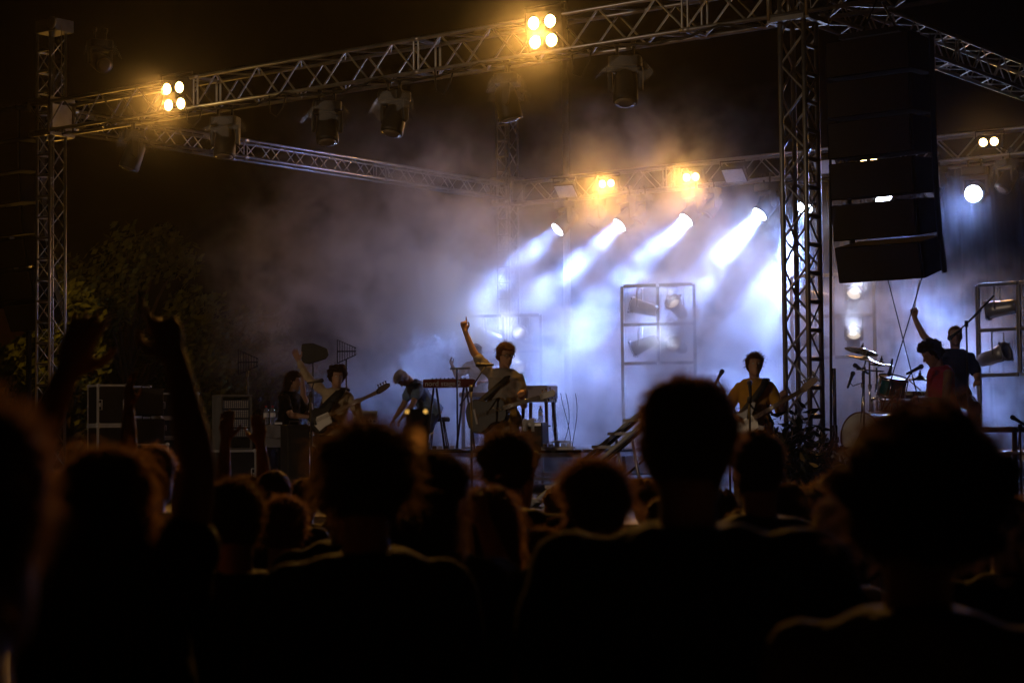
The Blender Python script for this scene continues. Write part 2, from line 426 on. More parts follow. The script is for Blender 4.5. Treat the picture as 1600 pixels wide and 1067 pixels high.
# warm pairs on the rear truss
for px, py, lab in ((948,287,'small pair of warm lamps on the rear truss, left one above the smoke'),
                (1080,277,'small pair of warm lamps on the rear truss above the third lit moving head'),
                (1357,247,'small pair of warm lamps peeping between the hanging speaker boxes'),
                (1545,222,'small pair of warm lamps at the right, above the single bright moving head')):
    p = xz(px, D-.3, 6.0)
    for _ in range(5):
        p = pt(px, py, (p-CAM).dot(FWD)); p = xz(px, D-.3, p.z)
    blinder(p, (.12,-1,-.2), 2, 1, lab, 190 if px < 1200 else 130, .17, .058)
# flat square wash panels and profile lamps on the rear truss
for px, py, lab in ((885,297,'pale square wash panel on the rear truss near the faint tower'),
                (1148,272,'pale square wash panel on the rear truss left of the latticed tower'),
                (1291,258,'pale square wash panel right behind the latticed tower')):
    p = xz(px, D-.3, 6.0)
    for _ in range(5):
        p = pt(px, py, (p-CAM).dot(FWD)); p = xz(px, D-.3, p.z)
    t = thing('wash_panel', lab, 'stage light', p, 0, 'square wash panels'); A = dirmat((.1,-.62,-.78)).to_4x4()
    MB().prism([(-.2,-.16),(.2,-.16),(.2,.16),(-.2,.16)], .07, A).build('housing', M['black'], t, bevel=.01)
    MB().prism([(-.18,-.14),(.18,-.14),(.18,.14),(-.18,.14)], .01, A@Matrix.Translation((0,0,.043))).build('diffuser', M['white'], t)
    br = MB(); br.tube([A@Vector((-.22,0,0)), A@Vector((-.22,.2,-.1)), A@Vector((.22,.2,-.1)), A@Vector((.22,0,0))], .012); br.build('bracket', M['black'], t)
for px, lab in ((932,'bagged profile lamp below the left warm pair'),(1005,'bagged profile lamp between the second and third lit moving heads'),
                (1112,'bagged profile lamp right of the third lit moving head'),(1573,'profile lamp in a shiny crumpled cover at the far right of the rear truss'),(1462,'dark profile lamp at the right edge of the hanging speakers')):
    p = xz(px, D-.1, ZR); mover((p.x, D-.1, ZR+.05), (-.3,-.5,-.8), lab, 0, True, size=.85)

# PAR can
def par(loc, aim, label, lit=0, angle=40, parent_up=.3, size=1.0, group='par cans on the lamp racks'):
    t = thing('par_can', label, 'stage light', loc, 0, group); a = Vector(aim).normalized(); s = size
    MB().lathe([(.05*s,-.3*s),(.085*s,-.29*s),(.1*s,-.2*s),(.105*s,-.05*s),(.115*s,.02*s),(.12*s,.13*s),(.112*s,.13*s),(.105*s,.02*s)], (0,0,0), a, 22, False).build('can', M['par'], t)
    MB().lathe([(.1*s,.03*s),(.06*s,.05*s),(.004,.056*s)], (0,0,0), a, 22).build('lens', M['par_lamp'] if lit else M['glass'], t)
    fr = MB(); fr.lathe([(.112*s,.125*s),(.142*s,.128*s),(.142*s,.14*s),(.112*s,.142*s)], (0,0,0), a, 22, False)
    Q = dirmat(a).to_4x4()
    for an in (45,135,225,315): fr.prism([(-.02,-.03),(.02,-.03),(.02,.03),(-.02,.03)], .02, Q@Matrix.Rotation(R(an),4,'Z')@Matrix.Translation((0,.145*s,.13*s)))
    fr.build('colour_frame', M['par'], t)
    sd = Q.to_3x3()@Vector((1,0,0)); br = MB()
    br.tube([sd*.115*s, sd*.135*s, sd*.135*s+Vector((0,0,parent_up)), -sd*.135*s+Vector((0,0,parent_up)), -sd*.135*s, -sd*.115*s], .011, 6)
    br.build('bracket', M['par'], t)
    if lit: spot('beam', a*.09*s, a, lit, (.62,.72,1.0), angle, .5, .09, t)
    return t
M['par'] = mat('par can paint', (.4,.4,.42), .38, .6, .15)
def rack(px, d, wpx, top, rz, label, cans, cell=.62, w=1.36):
    p = at(px, d, DECK)
    t = thing('lamp_rack', label, 'lamp rack', p, rz, 'square lamp racks behind the band')
    H = top-DECK; f = MB(); b = .025
    xs = (-w/2, 0, w/2); zs = (H, H-cell, H-2*cell)
    for x in xs: f.box((x,0,H/2 if x else H-cell), (.05,.05,H if x else 2*cell-.05))
    for z in zs:
        for x in (-w/4, w/4): f.box((x,0,z-.0), (w/2-.05,.05,.05))
    f.build('frame', M['alu_dark'] if True else 0, t, bevel=.004)
    ft = MB()
    for x in (-w/2, w/2): ft.box((x,0,.02), (.06,.9,.04))
    ft.build('foot', M['alu_dark'], t)
    for (i, j, aim, lit, lab) in cans:
        c = p + Matrix.Rotation(rz, 3, 'Z')@Vector((-w/4+i*w/2, -.02, zs[j]-.34-0*cell-DECK*0))
        par(c, aim, lab, lit)
    return t
# ================================================================== instruments and stage gear
M['wood'] = mat('worn beech', (.30,.2,.12), .5, 0, .25, 5)
M['darkwood'] = mat('dark stained wood', (.05,.025,.014), .3, 0, .3, 4, coat=.4)
M['redwood'] = mat('dark red lacquer', (.16,.02,.02), .3, 0, .2, 5, coat=.3)
M['organ'] = mat('pale lilac painted wood', (.42,.36,.42), .5, 0, .1)
M['grille'] = mat('speaker grille', (.03,.03,.032), .75, 0, .2, 40, .4, 200)
M['tweed'] = mat('amp cloth', (.06,.055,.05), .85, 0, .2, 60, .3, 300)
M['cloth_grey'] = mat('grey stage cloth', (.2,.2,.24), .9, 0, .15, 6, .3, 40)
M['teal'] = mat('teal drum wrap', (.01,.09,.1), .22, 0, .15, 3, coat=.5)
M['paleteal'] = mat('pale teal drum wrap', (.25,.5,.5), .25, 0, .1, 3, coat=.5)
M['skin_drum'] = mat('drum head film', (.62,.6,.58), .5, 0, .12, 4)
M['brass'] = mat('cymbal bronze', (.55,.4,.16), .28, 1, .15, 12)
M['hoop'] = mat('walnut hoop', (.16,.06,.03), .35, coat=.3)
M['cable'] = mat('black cable', (.015,.015,.015), .6)
M['whitecable'] = mat('white cable', (.7,.7,.7), .5)
M['ivory'] = mat('ivory keys', (.8,.78,.72), .35)
M['tape'] = mat('glow tape', (.62,.68,.42), .5)
M['led'] = mat('patch panel steel', (.2,.22,.3), .4, .5, .1)
M['print'] = mat('silver print', (.62,.62,.64), .5, .1)
M['steel'] = mat('galvanised steel', (.45,.45,.47), .42, .85, .2, 7)
M['leaf_dark'] = mat('glossy dark leaves', (.008,.014,.007), .3, 0, .4, 9)
M['tread'] = mat('pale scuffed tread', (.62,.62,.66), .6, 0, .15, 6)
M['terracotta'] = mat('black plant pot', (.03,.028,.027), .5)

def flight_case(loc, size, rz, label, group='flight cases stacked at stage left', plate=True, wood='casewood'):
    t = thing('flight_case', label, 'flight case', loc, rz, group); x, y, z = size
    MB().box((0,0,z/2), (x-.012,y-.012,z-.012)).build('body', M[wood], t)
    e = MB(); k = .028
    for a in (-1,1):
        for b in (-1,1):
            e.box((a*(x/2-k/2+.002),b*(y/2-k/2+.002),z/2), (k,k,z-.02))
            e.box((0,a*(y/2-k/2+.0035),z/2+b*(z/2-k/2)), (x-.03,k,k)); e.box((a*(x/2-k/2+.0035),0,z/2+b*(z/2-k/2)), (k,y-.03,k))
    e.build('edge_trim', M['caseedge'], t)
    for a in (-1,1):
        for b in (-1,1):
            for c_ in (0,1): MB().lathe([(.002,-.03),(.025,-.02),(.032,0),(.025,.02),(.002,.03)], (a*(x/2-.016),b*(y/2-.016),c_*z+(.016 if c_ == 0 else -.016)), (0,0,1), 10).build('corner', M['caseedge'], t)
    f = -y/2-.003
    for sx in (-1,1):
        l = MB()
        l.tube([(sx*x*.42-.03,f,z*.62),(sx*x*.42+.03,f,z*.62),(sx*x*.42+.03,f,z*.38),(sx*x*.42-.03,f,z*.38),(sx*x*.42-.03,f,z*.62)], .007, 5)
        l.box((sx*x*.42,f-.002,z*.5), (.022,.01,.05)); l.build('latch', M['caseedge'], t)
    if plate:
        h = MB(); w = min(.07,x*.16)
        h.tube([(-w,f,z*.62),(w,f,z*.62),(w,f,z*.38),(-w,f,z*.38),(-w,f,z*.62)], .008, 5); h.tube([(-w*.7,f-.012,z*.55),(w*.7,f-.012,z*.55)], .008, 5)
        h.build('handle', M['caseedge'], t)
    return t
S_L = R(64)      # cases turned so that their fronts look towards the crowd in the middle
def cc(px, d, z): return at(px, d, z)
z0 = DECK
b_ = cc(209, 27.6, z0)
flight_case(b_, (.5,.5,.4), S_L, 'lowest flight case under the tall left stack', plate=False)
flight_case(b_+Vector((0,0,.402)), (.5,.5,.3), S_L, 'flight case second from the bottom of the left stack')
flight_case(b_+Vector((.02,0,.704)), (.5,.5,.42), S_L, 'flight case third up in the left stack, behind the black speakers')
flight_case(b_+Vector((-.05,0,1.126)), (.44,.45,.46), S_L, 'topmost flight case of the left stack, bright edges and split front')
b_ = cc(272, 27.2, z0)
flight_case(b_, (.62,.5,.46), S_L, 'flight case on the floor at the foot of the wide stack')
flight_case(b_+Vector((0,0,.463)), (.64,.5,.36), S_L, 'flight case second up in the wide stack', plate=False)
flight_case(b_+Vector((.03,0,.826)), (.58,.5,.28), S_L, 'flight case with a framed handle, second from the top of the wide stack')
flight_case(b_+Vector((.0,0,1.109)), (.58,.5,.36), S_L, 'topmost flight case of the wide stack with a labelled handle dish')
def speaker(loc, size, rz, label, group=None, mt='black'):
    t = thing('speaker', label, 'speaker', loc, rz, group); x, y, z = size
    MB().prism([(-x/2,-y/2),(x/2,-y/2),(x/2*.86,y/2),(-x/2*.86,y/2)], z, Matrix.Translation((0,0,z/2))).build('cabinet', M[mt], t, bevel=.012)
    MB().box((0,-y/2-.008,z/2), (x*.9,.012,z*.9)).build('grille', M['grille'], t)
    hd = MB(); hd.tube([(-.06,0,z),(-.06,0,z+.04),(.06,0,z+.04),(.06,0,z)], .01, 6); hd.build('handle', M['black'], t)
    return t
b_ = cc(229, 26.3, z0)
flight_case(b_, (.5,.45,.75), S_L, 'dark flight case carrying the two black speakers', plate=False, wood='black')
speaker(b_+Vector((0,0,.752)), (.42,.36,.34), S_L, 'lower of the two black speakers in front of the cases')
speaker(b_+Vector((-.01,0,1.135)), (.4,.36,.38), S_L, 'upper of the two black speakers in front of the cases')
b_ = cc(168, 25.6, z0)
flight_case(b_, (.42,.5,1.0), S_L, 'tall dark rack case left of the speakers', plate=False, wood='black')
flight_case(b_+Vector((0,0,1.002)), (.42,.5,.55), S_L, 'black case standing on the tall dark rack case', plate=False, wood='black')
# patch rack
b_ = cc(363, 25.2, z0)
flight_case(b_, (.5,.5,.66), S_L, 'low flight case under the dotted patch rack', plate=False, group=None)
t = thing('patch_rack', 'upright open rack with rows of dotted sockets', 'equipment rack', b_+Vector((0,0,.662)), S_L)
f = MB()
for sx in (-1,1): f.box((sx*.205,0,.36), (.03,.36,.72))
f.box((0,0,.715), (.44,.37,.03)); f.box((0,0,.012), (.38,.36,.024)); f.build('frame', M['steel_dull'], t, bevel=.004)
MB().box((0,.17,.36), (.37,.02,.65)).build('back_panel', M['black'], t)
for k in range(4):
    p = MB(); z = .60-k*.125
    p.box((0,-.165,z), (.37,.02,.115)); p.build('socket_panel', M['led'], t)
    d = MB()
    for i in range(12):
        for j in range(4): d.lathe([(.0085,0),(.0085,.008),(.004,.009)], (-.155+i*.028,-.176,z-.036+j*.024), (0,-1,0), 6)
    d.build('socket_row', M['caseedge'], t)
MB().box((0,-.165,.095), (.37,.02,.11)).build('blank_panel', M['black'], t)
# keyboard desk with a cloth, bottles on top
b_ = cc(446, 24.2, z0); S_D = R(44); dk = thing('organ_desk', 'wooden organ desk with two pale boards at the left of the stage', 'organ', b_, S_D-R(4))
MB().box((0,0,.9), (.72,.4,.13)).build('upper_case', M['wood'], dk, bevel=.01)
MB().box((0,0,.76), (.68,.36,.13)).build('lower_case', M['cloth_grey'], dk, bevel=.008)
for sx in (-1,1):
    for sy in (-1,1): MB().tube([(sx*.3,sy*.14,0),(sx*.3,sy*.14,.69)], .02, 8).build('leg', M['steel'], dk)
MB().box((0,.06,.35),(.56,.03,.08)).build('stretcher', M['steel'], dk)
MB().box((.25,-.203,.9), (.16,.006,.09)).build('control_panel', M['ivory'], dk)
c = MB(); nx, ny = 26, 14; q = Matrix.Rotation(S_D-R(4), 3, 'Z')
for j in range(ny+1):
    for i in range(nx+1):
        u = -.42+i*.62/nx; v = j/ny
        if v < .55: y = .2-.42*v/.55; z = .98+.004*math.sin(u*30)
        else: k = (v-.55)/.45; y = -.22-.03*k+.012*math.sin(u*40)*k; z = .98-.17*k*(1-.35*abs(u+.11)/.31)
        c.v.append(tuple(q@Vector((u,y,z)) + b_))
for j in range(ny):
    for i in range(nx):
        a = j*(nx+1)+i; c.f.append((a,a+1,a+nx+2,a+nx+1)); c.sm.append(True)
tag(c.build('draped_cloth', M['cloth_grey']), 'grey crumpled cloth draped over the left end of the organ desk', 'cloth')
def bottle(loc, label, group=None, cap='redcap'):
    t = thing('water_bottle', label, 'bottle', loc, 0, group)
    MB().lathe([(.028,0),(.033,.008),(.033,.06),(.03,.075),(.033,.09),(.033,.15),(.026,.185),(.013,.205),(.013,.215)], (0,0,0), (0,0,1), 14).build('body', M['bottle'], t)
    MB().lathe([(.0335,.092),(.0337,.145)], (0,0,0), (0,0,1), 14, False).build('wrapper', M['white'], t)
    MB().lathe([(.015,.216),(.015,.232),(.013,.234)], (0,0,0), (0,0,1), 12).build('cap', M[cap], t)
bottle(b_+q@Vector((-.24,-.03,.99)), 'left one of two clear water bottles on the draped cloth')
bottle(b_+q@Vector((-.155,-.03,.99)), 'right one of two clear water bottles on the draped cloth')
tag(MB().box(b_+q@Vector((-.08,-.1,1.0)), (.09,.06,.025), q).build('folded_paper', M['white']), 'small white folded paper beside the bottles on the draped cloth', 'paper')
speaker(cc(460, 23.6, DECK)+Vector((0,0,.0)), (.3,.3,.98), S_L, 'tall black column speaker in front of the organ desk')
tag(MB().box(cc(571, 27.5, DECK)+Vector((0,0,.5)), (.5,.4,.98), Matrix.Rotation(S_L,3,'Z')).build('amp_case', M['casewood'], bevel=.01), 'plain dark case behind the bassist carrying the white box', 'case')
t = thing('white_amp_head', 'small white amplifier head behind the neck of the bass', 'amplifier', cc(571, 27.5, DECK)+Vector((0,0,.992)), S_L)
MB().box((0,0,.1), (.3,.24,.2)).build('cabinet', M['white'], t, bevel=.01); MB().box((0,-.124,.12), (.24,.006,.09)).build('front_panel', M['alu'], t)
for k in range(4): MB().lathe([(.016,0),(.014,.02)], (-.09+k*.06,-.127,.05), (0,-1,0), 10).build('knob', M['black'], t)

# radio antennas on thin stands
def antenna(px, py, d, label, solid=False, flip=1, sc=1.0):
    top = pt(px, py, d); p = Vector((top.x, top.y, DECK)); t = thing('antenna', label, 'antenna', p, YAW, 'radio antennas on stands behind the bassist'); h = top.z-DECK
    MB().tube([(0,0,.3),(0,0,h-.12)], .012, 6).build('pole', M['black'], t)
    for k in range(3):
        a = k*2.094+.4; MB().tube([(0,0,.34),(.28*math.cos(a),.28*math.sin(a),.01)], .01, 6).build('leg', M['black'], t)
    q = Matrix.Translation((0,0,h))@Matrix.Rotation(R(90),4,'X')
    if solid:
        MB().prism([(-.17*flip,-.05),(-.15*flip,.13),(0,.14),(.2*flip,.06),(.22*flip,-.02),(.18*flip,-.08),(-.05*flip,-.15),(-.14*flip,-.13)], .05, q).build('paddle', M['black'], t, bevel=.012)
        MB().box((.06*flip,-.03,.03), (.1,.008,.02)).build('badge', M['print'], t)
    else:
        f = MB(); f.tube([(-.13,0,h-.17),(-.13,0,h+.17),(.14,0,h+.05),(.14,0,h-.05),(-.13,0,h-.17)], .008, 5); f.tube([(-.13,0,h),(.14,0,h)], .01, 5)
        for k in range(8):
            x = -.13+k*.036; w = .165-.115*(k/7.5); f.tube([(x,0,h-w),(x,0,h+w)], .0045, 5)
        f.build('fin_frame', M['black'], t)
antenna(387, 566, 26, 'finned black antenna above the dotted patch rack')
antenna(489, 552, 26, 'solid black paddle antenna behind the raised hand', True)
antenna(541, 549, 27.5, 'finned black antenna right of the bassist, the clearest against the smoke')

# mic stands and mics
def mic(tip, axis, label, group='vocal microphones'):
    a = Vector(axis).normalized(); t = thing('microphone', label, 'microphone', tip, 0, group)
    MB().lathe([(.004,.0),(.02,.006),(.026,.024),(.026,.034),(.021,.05)], (0,0,0), -a, 14).build('grille', M['grille'], t)
    MB().lathe([(.021,.05),(.019,.06),(.012,.19),(.01,.2)], (0,0,0), -a, 12).build('handle', M['black'], t)
def stand(base, top, tip, label, foot='tripod', group='microphone stands on stage', mt='black', legs=.3):
    'pole from base to top, boom through top to tip'
    base, top, tip = Vector(base), Vector(top), Vector(tip); t = thing('mic_stand', label, 'mic stand', base, 0, group)
    tp = top-base; MB().tube([(0,0,.05),tp], [.013,.011], 8).build('pole', M[mt], t)
    if foot == 'tripod':
        for k in range(3):
            a = k*2.094+.6; MB().tube([(0,0,.28),(legs*math.cos(a),legs*math.sin(a),.012)], .01, 6).build('leg', M[mt], t)
    else: MB().lathe([(.14,0),(.14,.012),(.03,.03),(.013,.05)], (0,0,0), (0,0,1), 20).build('base', M[mt], t)
    d = (tip-top).normalized(); c = MB()
    c.lathe([(.02,-.035),(.024,0),(.02,.035)], tp, (0,0,1), 10); c.build('clutch', M[mt], t)
    if (tip-top).length > .05: MB().tube([tp-d*.22, tip-base], [.009,.008], 6).build('boom', M[mt], t)
    return t
def mic_on_stand(pxb, zb, d, ptop, ptip, axis, lab_s, lab_m, foot='tripod', mt='black', dm=None):
    top = pt(*ptop, d); tip = pt(*ptip, dm or d); a = Vector(axis).normalized()
    stand(Vector((top.x,top.y,zb)), top, tip-a*.12, lab_s, foot, mt=mt); mic(tip, a, lab_m)
CR = RIGHT; CU = Vector((0,0,1)); CF = Vector((FWD.x,FWD.y,0)).normalized()
mic_on_stand(0, DECK, 22.2, (486,616), (506,594), CR*.9+CU*.15, 'boom stand leaning right in front of the bassist', 'bright tipped microphone at the mouth of the bassist', dm=22.2)
mic_on_stand(0, DECK, 20.1, (736,607), (743,570), -CR*.9+CF*.2, 'crossed leg boom stand left of the pointing singer', 'black microphone under the raised arm of the singer', dm=20.1)
mic_on_stand(0, DECK, 18.5, (1171,625), (1171,594), CU*.9+CF*.4, 'straight slim stand in front of the yellow shirted guitarist', 'microphone at the mouth of the yellow shirted guitarist', 'round')
mic_on_stand(0, DECK, 19.6, (1139,625), (1130,577), CU*.8+CR*.45, 'unused stand half hidden by the tall head in the crowd', 'unused black microphone tilted up against bright smoke', 'round')
mic_on_stand(0, DECK, 19.6, (1402,613), (1443,571), CR*.86+CU*.42, 'short boom stand with a pale clutch before the percussionist', 'black microphone at the lips of the percussionist', dm=19.6)
mic_on_stand(0, DECK, 20.9, (1510,506), (1481,531), -CR*.75-CU*.6, 'tall boom stand with its long arm rising right of the drummer', 'microphone at the open mouth of the drummer', dm=20.9)
bm = MB(); a, b = pt(1510,506,20.9), pt(1553,462,20.9); bm.tube([a,b], .011, 6); tag(bm.build('boom_arm', M['black']), 'long black boom arm end rising to the upper right of the tall stand', 'mic boom')
bar = MB(); p1, p2 = pt(703,576,27), pt(735,575,27); pm = pt(714,576,27)
t = thing('accessory_stand', 'thin stand with a short level bar between the two keyboards', 'stand', (pm.x,pm.y,RISER)); h = pm.z-RISER
MB().tube([(0,0,.02),(0,0,h)], .013, 8).build('pole', M['black'], t); MB().lathe([(.14,0),(.14,.015),(.02,.04)], (0,0,0), (0,0,1), 18).build('base', M['black'], t)
MB().tube([p1-Vector(t.location), p2-Vector(t.location)], .014, 8).build('bar', M['steel'], t)

# risers
a, b = at(640, 28.0, 0), at(915, 27.0, 0)
fy = b.y-.0
riser((xz(655,fy,RISER).x+xz(908,fy,RISER).x)/2, fy+1.6, xz(908,fy,RISER).x-xz(655,fy,RISER).x, 3.2, 'low riser platform under the keyboards and the amplifier')
dr = at(1420, 21.6, 0); riser(dr.x+.3, dr.y+1.05, 3.6, 2.4, 'riser platform under the drum kit at the right')

# keyboards
t = thing('stage_keyboard', 'dark red stage keyboard on splayed legs in front of the bowed player', 'keyboard', at(704, 27.6, RISER), YAW-R(4))
MB().box((0,0,.98), (.76,.3,.12)).build('case', M['redwood'], t, bevel=.012)
MB().box((0,.03,1.045), (.7,.2,.012)).build('key_bed', M['ivory'], t)
for k in range(9): MB().lathe([(.009,0),(.008,.022)], (-.25+k*.06,-.09,1.04), (0,0,1), 8).build('knob', M['black'], t)
for sx in (-1,1):
    for s2 in (-1,1): MB().tube([(sx*.22+s2*.02,0,.915),(sx*.22+s2*.12,s2*.16,.0)], .016, 8).build('leg', M['black'], t)
fc = bpy.data.curves.new('lettering', 'FONT'); fc.body = 'nord stage 2'; fc.size = .105; fc.extrude = .002; fc.align_x = 'LEFT'; fc.align_y = 'CENTER'
fo = bpy.data.objects.new('lettering_curve', fc); COL.objects.link(fo); bpy.context.view_layer.update()
fm = bpy.data.meshes.new_from_object(fo.evaluated_get(bpy.context.evaluated_depsgraph_get())); bpy.data.objects.remove(fo)
fm.name = 'lettering'; fm.materials.clear(); fm.materials.append(M['print']); lo = bpy.data.objects.new('lettering', fm); COL.objects.link(lo); lo.parent = t
lo.location = (-.355,-.153,.975); lo.rotation_euler = (R(90),0,0)
t = thing('keyboard_table', 'pale board table of the player in the smoke behind the singer', 'keyboard', at(744, 30.0, RISER), YAW)
MB().box((0,0,.86), (.52,.34,.07)).build('top', M['wood'], t, bevel=.01)
for sx in (-1,1): MB().box((sx*.2,0,.41), (.06,.06,.82)).build('leg', M['wood'], t)
MB().box((0,0,.02), (.46,.36,.035)).build('foot', M['wood'], t)
t = thing('organ', 'pale lilac box organ on dark splayed legs beside the acoustic guitar', 'organ', at(842, 28.6, RISER), YAW-R(20))
MB().box((0,0,.86), (.46,.5,.2)).build('case', M['organ'], t, bevel=.012)
MB().box((0,0,.735), (.44,.46,.045)).build('keybed', M['darkwood'], t)
for sx in (-1,1):
    for sy in (-1,1): MB().tube([(sx*.18,sy*.16,.71),(sx*.21,sy*.2,0)], [.03,.018], 8).build('leg', M['darkwood'], t)
MB().tube([(-.19,.0,.35),(.19,0,.35)], .012, 6).build('stretcher', M['darkwood'], t)
t = thing('guitar_amp', 'dark guitar amplifier on the riser edge with a towel on top', 'amplifier', at(836, 27.4, RISER), YAW-R(22)); am = t
MB().box((0,0,.2), (.33,.26,.4)).build('cabinet', M['black'], t, bevel=.012)
MB().box((-.0,-.134,.18), (.29,.012,.32)).build('grille', M['tweed'], t)
MB().box((0,-.133,.37), (.29,.01,.04)).build('control_strip', M['alu'], t)
pa = Vector(t.location); qa = Matrix.Rotation(YAW-R(22),3,'Z')
c = MB(); nx, ny = 22, 16
for j in range(ny+1):
    for i in range(nx+1):
        u = -.17+.22*i/nx; v = j/ny
        z = .408+.035*abs(math.sin(u*26+v*5))*math.exp(-((v-.4)/.3)**2)+.012*math.sin(v*17+u*9)
        y = .12-.26*v
        if y < -.135: z -= (-.135-y)*3; 
        if v > .8: z -= (v-.8)*.62; y = -.143-.008*math.sin(u*50)
        c.v.append(tuple(qa@Vector((u,y,z+.012))+pa))
for j in range(ny):
    for i in range(nx):
        a = j*(nx+1)+i; c.f.append((a,a+1,a+nx+2,a+nx+1)); c.sm.append(True)
tag(c.build('towel', M['towel']), 'white crumpled towel lying on the guitar amplifier', 'towel')
bottle(pa+qa@Vector((.1,-.02,.403)), 'red capped water bottle standing on the guitar amplifier')
# cables hanging from the organ, pedals and cable heap on the riser edge
po = at(868, 28.2, RISER)
for k, dx in enumerate((0,.07,.14,.17,.26)):
    cm = MB(); r_ = random.Random(k); pts = [po+CR*(dx-.05*math.sin(s*3.1+k)*1.2-(.09*s*s if k % 2 else -.03*s))+Vector((0,0,.82*(1-s)+.015)) for s in [i/12 for i in range(13)]]
    cm.tube(pts, .0055, 5)
    tag(cm.build('cable', M['cable']), 'thin dark cables hanging from the organ down to the riser', 'cable', 'cables hanging from the organ')
t = thing('pedal_board', 'bright silver pedal tray with a heap of white leads on the riser edge', 'effects pedals', at(872, 26.95, RISER), YAW-R(8))
MB().box((0,0,.025), (.46,.24,.05)).build('tray', M['steel'], t, bevel=.006)
for k in range(5):
    MB().prism([(-.03,-.05),(.03,-.05),(.03,.05),(-.03,.05)], .04, Matrix.Translation((-.18+k*.085,0,.072))).build('pedal', M['white' if k % 2 else 'alu'], t, bevel=.006)
hp = MB(); r_ = random.Random(5); pts = [(.05+.12*math.sin(i*.9)+r_.uniform(-.03,.03), -.02+.06*math.cos(i*1.3), .1+.03*abs(math.sin(i*.7))) for i in range(40)]
hp.tube(pts, .008, 5); hp.build('lead', M['whitecable'], t)
for k, (px, d, lb) in enumerate(((693,26.9,'small dark effects pedals near the foot of the bowed keyboard player'),(762,26.9,'effects pedals near the white shoes behind the singer'))):
    t = thing('pedal_board', lb, 'effects pedals', at(px, d, RISER), YAW)
    MB().box((0,0,.015), (.4,.2,.03)).build('tray', M['black'], t)
    for j in range(4): MB().prism([(-.03,-.05),(.03,-.05),(.03,.05),(-.03,.05)], .045, Matrix.Translation((-.13+j*.085,0,.055))).build('pedal', M['steel' if j % 2 else 'black'], t, bevel=.006)

# access stair
def P2(px, py, d=22.0): return pt(px, py, d)
t = thing('access_stair', 'open metal stair with pale treads and taped rails climbing to the right', 'stairs', at(830, 22.2, DECK)); o0 = Vector(t.location)
ax0, ax1 = P2(826,792)-o0, P2(1046,606)-o0; tv = (CF*-.62+CR*.15)
for k, lab in ((0,None),(1,None)):
    r_ = MB(); o = tv*k; d = (ax1-ax0); nrm = Vector((0,0,1))
    r_.tube([ax0+o, ax1+o], .02, 8); r_.build('rail', M['tread'], t)
    r_ = MB(); dn = Vector((0,0,-.07)); r_.tube([ax0+o+dn*.8, ax1+o+dn*.8], .022, 8); r_.build('stringer', M['black'], t)
    r_ = MB(); r_.tube([ax0+o+Vector((0,0,.022)), ax1+o+Vector((0,0,.022))], .008, 6); r_.build('edge_tape', M['tape'], t)
n_t = 9
for k in range(n_t):
    q = ax0+(ax1-ax0)*((k+.55)/n_t)
    mb = MB(); A = place(dirmat(Vector((0,0,1)), tv), q+tv*.5+Vector((0,0,.0)))
    xd = Vector((ax1.x-ax0.x, ax1.y-ax0.y, 0)).normalized(); yd = tv.normalized()
    A = Matrix(((xd.x,yd.x,0,A[0][3]),(xd.y,yd.y,0,A[1][3]),(0,0,1,A[2][3]),(0,0,0,1)))
    mb.prism([(-.1,-.3),(.1,-.3),(.1,.3),(-.1,.3)], .035, A); mb.build('tread', M['tread'], t)
for f in (.62,.97):
    q = ax0+(ax1-ax0)*f
    for k in (0,1): MB().tube([q+tv*k-Vector((0,0,.05)), Vector((q.x,q.y,.02))+tv*k+CR*(.12 if f < .7 else .0)], .02, 8).build('leg', M['steel'], t)
b1 = ax0+(ax1-ax0)*.62; b2 = ax0+(ax1-ax0)*.97
MB().tube([Vector((b1.x,b1.y,.25)), Vector((b2.x,b2.y,.75))], .014, 6).build('brace', M['black'], t)

# drum kit
def drum(c, axis, r, h, shell, label, cat='drum', name='drum', group='drums of the kit', head='skin_drum', hoop='chrome', lugs=8):
    a = Vector(axis).normalized(); t = thing(name, label, cat, c, 0, group)
    MB().lathe([(r,-h/2),(r,h/2)], (0,0,0), a, 32, False).build('shell', M[shell], t)
    for s in (-1,1):
        MB().lathe([(r*.99,s*(h/2+.004)),(r*.5,s*(h/2+.006)),(.002,s*(h/2+.006))], (0,0,0), a, 32, False).build('head', M[head], t)
        MB().lathe([(r*1.0,s*(h/2-.025)),(r*1.045,s*(h/2-.02)),(r*1.045,s*(h/2+.012)),(r*1.0,s*(h/2+.014))], (0,0,0), a, 32, False).build('hoop', M[hoop], t)
    x = a.orthogonal().normalized(); y = a.cross(x)
    for k in range(lugs):
        an = 2*math.pi*(k+.5)/lugs; d = x*math.cos(an)+y*math.sin(an); MB().tube([d*(r+.012)-a*h*.48, d*(r+.012)+a*h*.48], .007, 6).build('lug', M['chrome'], t)
    return t
kc = pt(1364, 683, 21.2); ka = (CAM-kc); ka.z = 0; ka.normalize(); ka = Matrix.Rotation(R(-38),3,'Z')@ka
t = drum(kc, ka, .275, .42, 'teal', 'big bass drum with a pale front head and dark wooden hoop', 'bass drum', 'bass_drum', hoop='hoop')
for s in (-1,1): MB().tube([Matrix.Rotation(R(s*60),3,ka)@Vector((0,0,-.28))+ka*.1, Matrix.Rotation(R(s*60),3,ka)@Vector((0,0,-.28))*1.15+ka*.18+Vector((0,0,-.03))], .01, 6).build('spur', M['chrome'], t)
mm_ = MB(); mm_.tube([(0,0,.27),(0,0,.42),CR*.12+Vector((0,0,.46))], .016, 8); mm_.build('tom_mount', M['chrome'], t)
drum(pt(1393,604,21.0), (.15*CR+Vector((0,0,1))+CF*-.25), .155, .2, 'teal', 'dark teal tom drum mounted high on the kit')
drum(pt(1394,634,21.0), (Vector((0,0,1))+CF*-.1), .145, .13, 'paleteal', 'pale teal snare drum below the dark tom', group='drums of the kit')
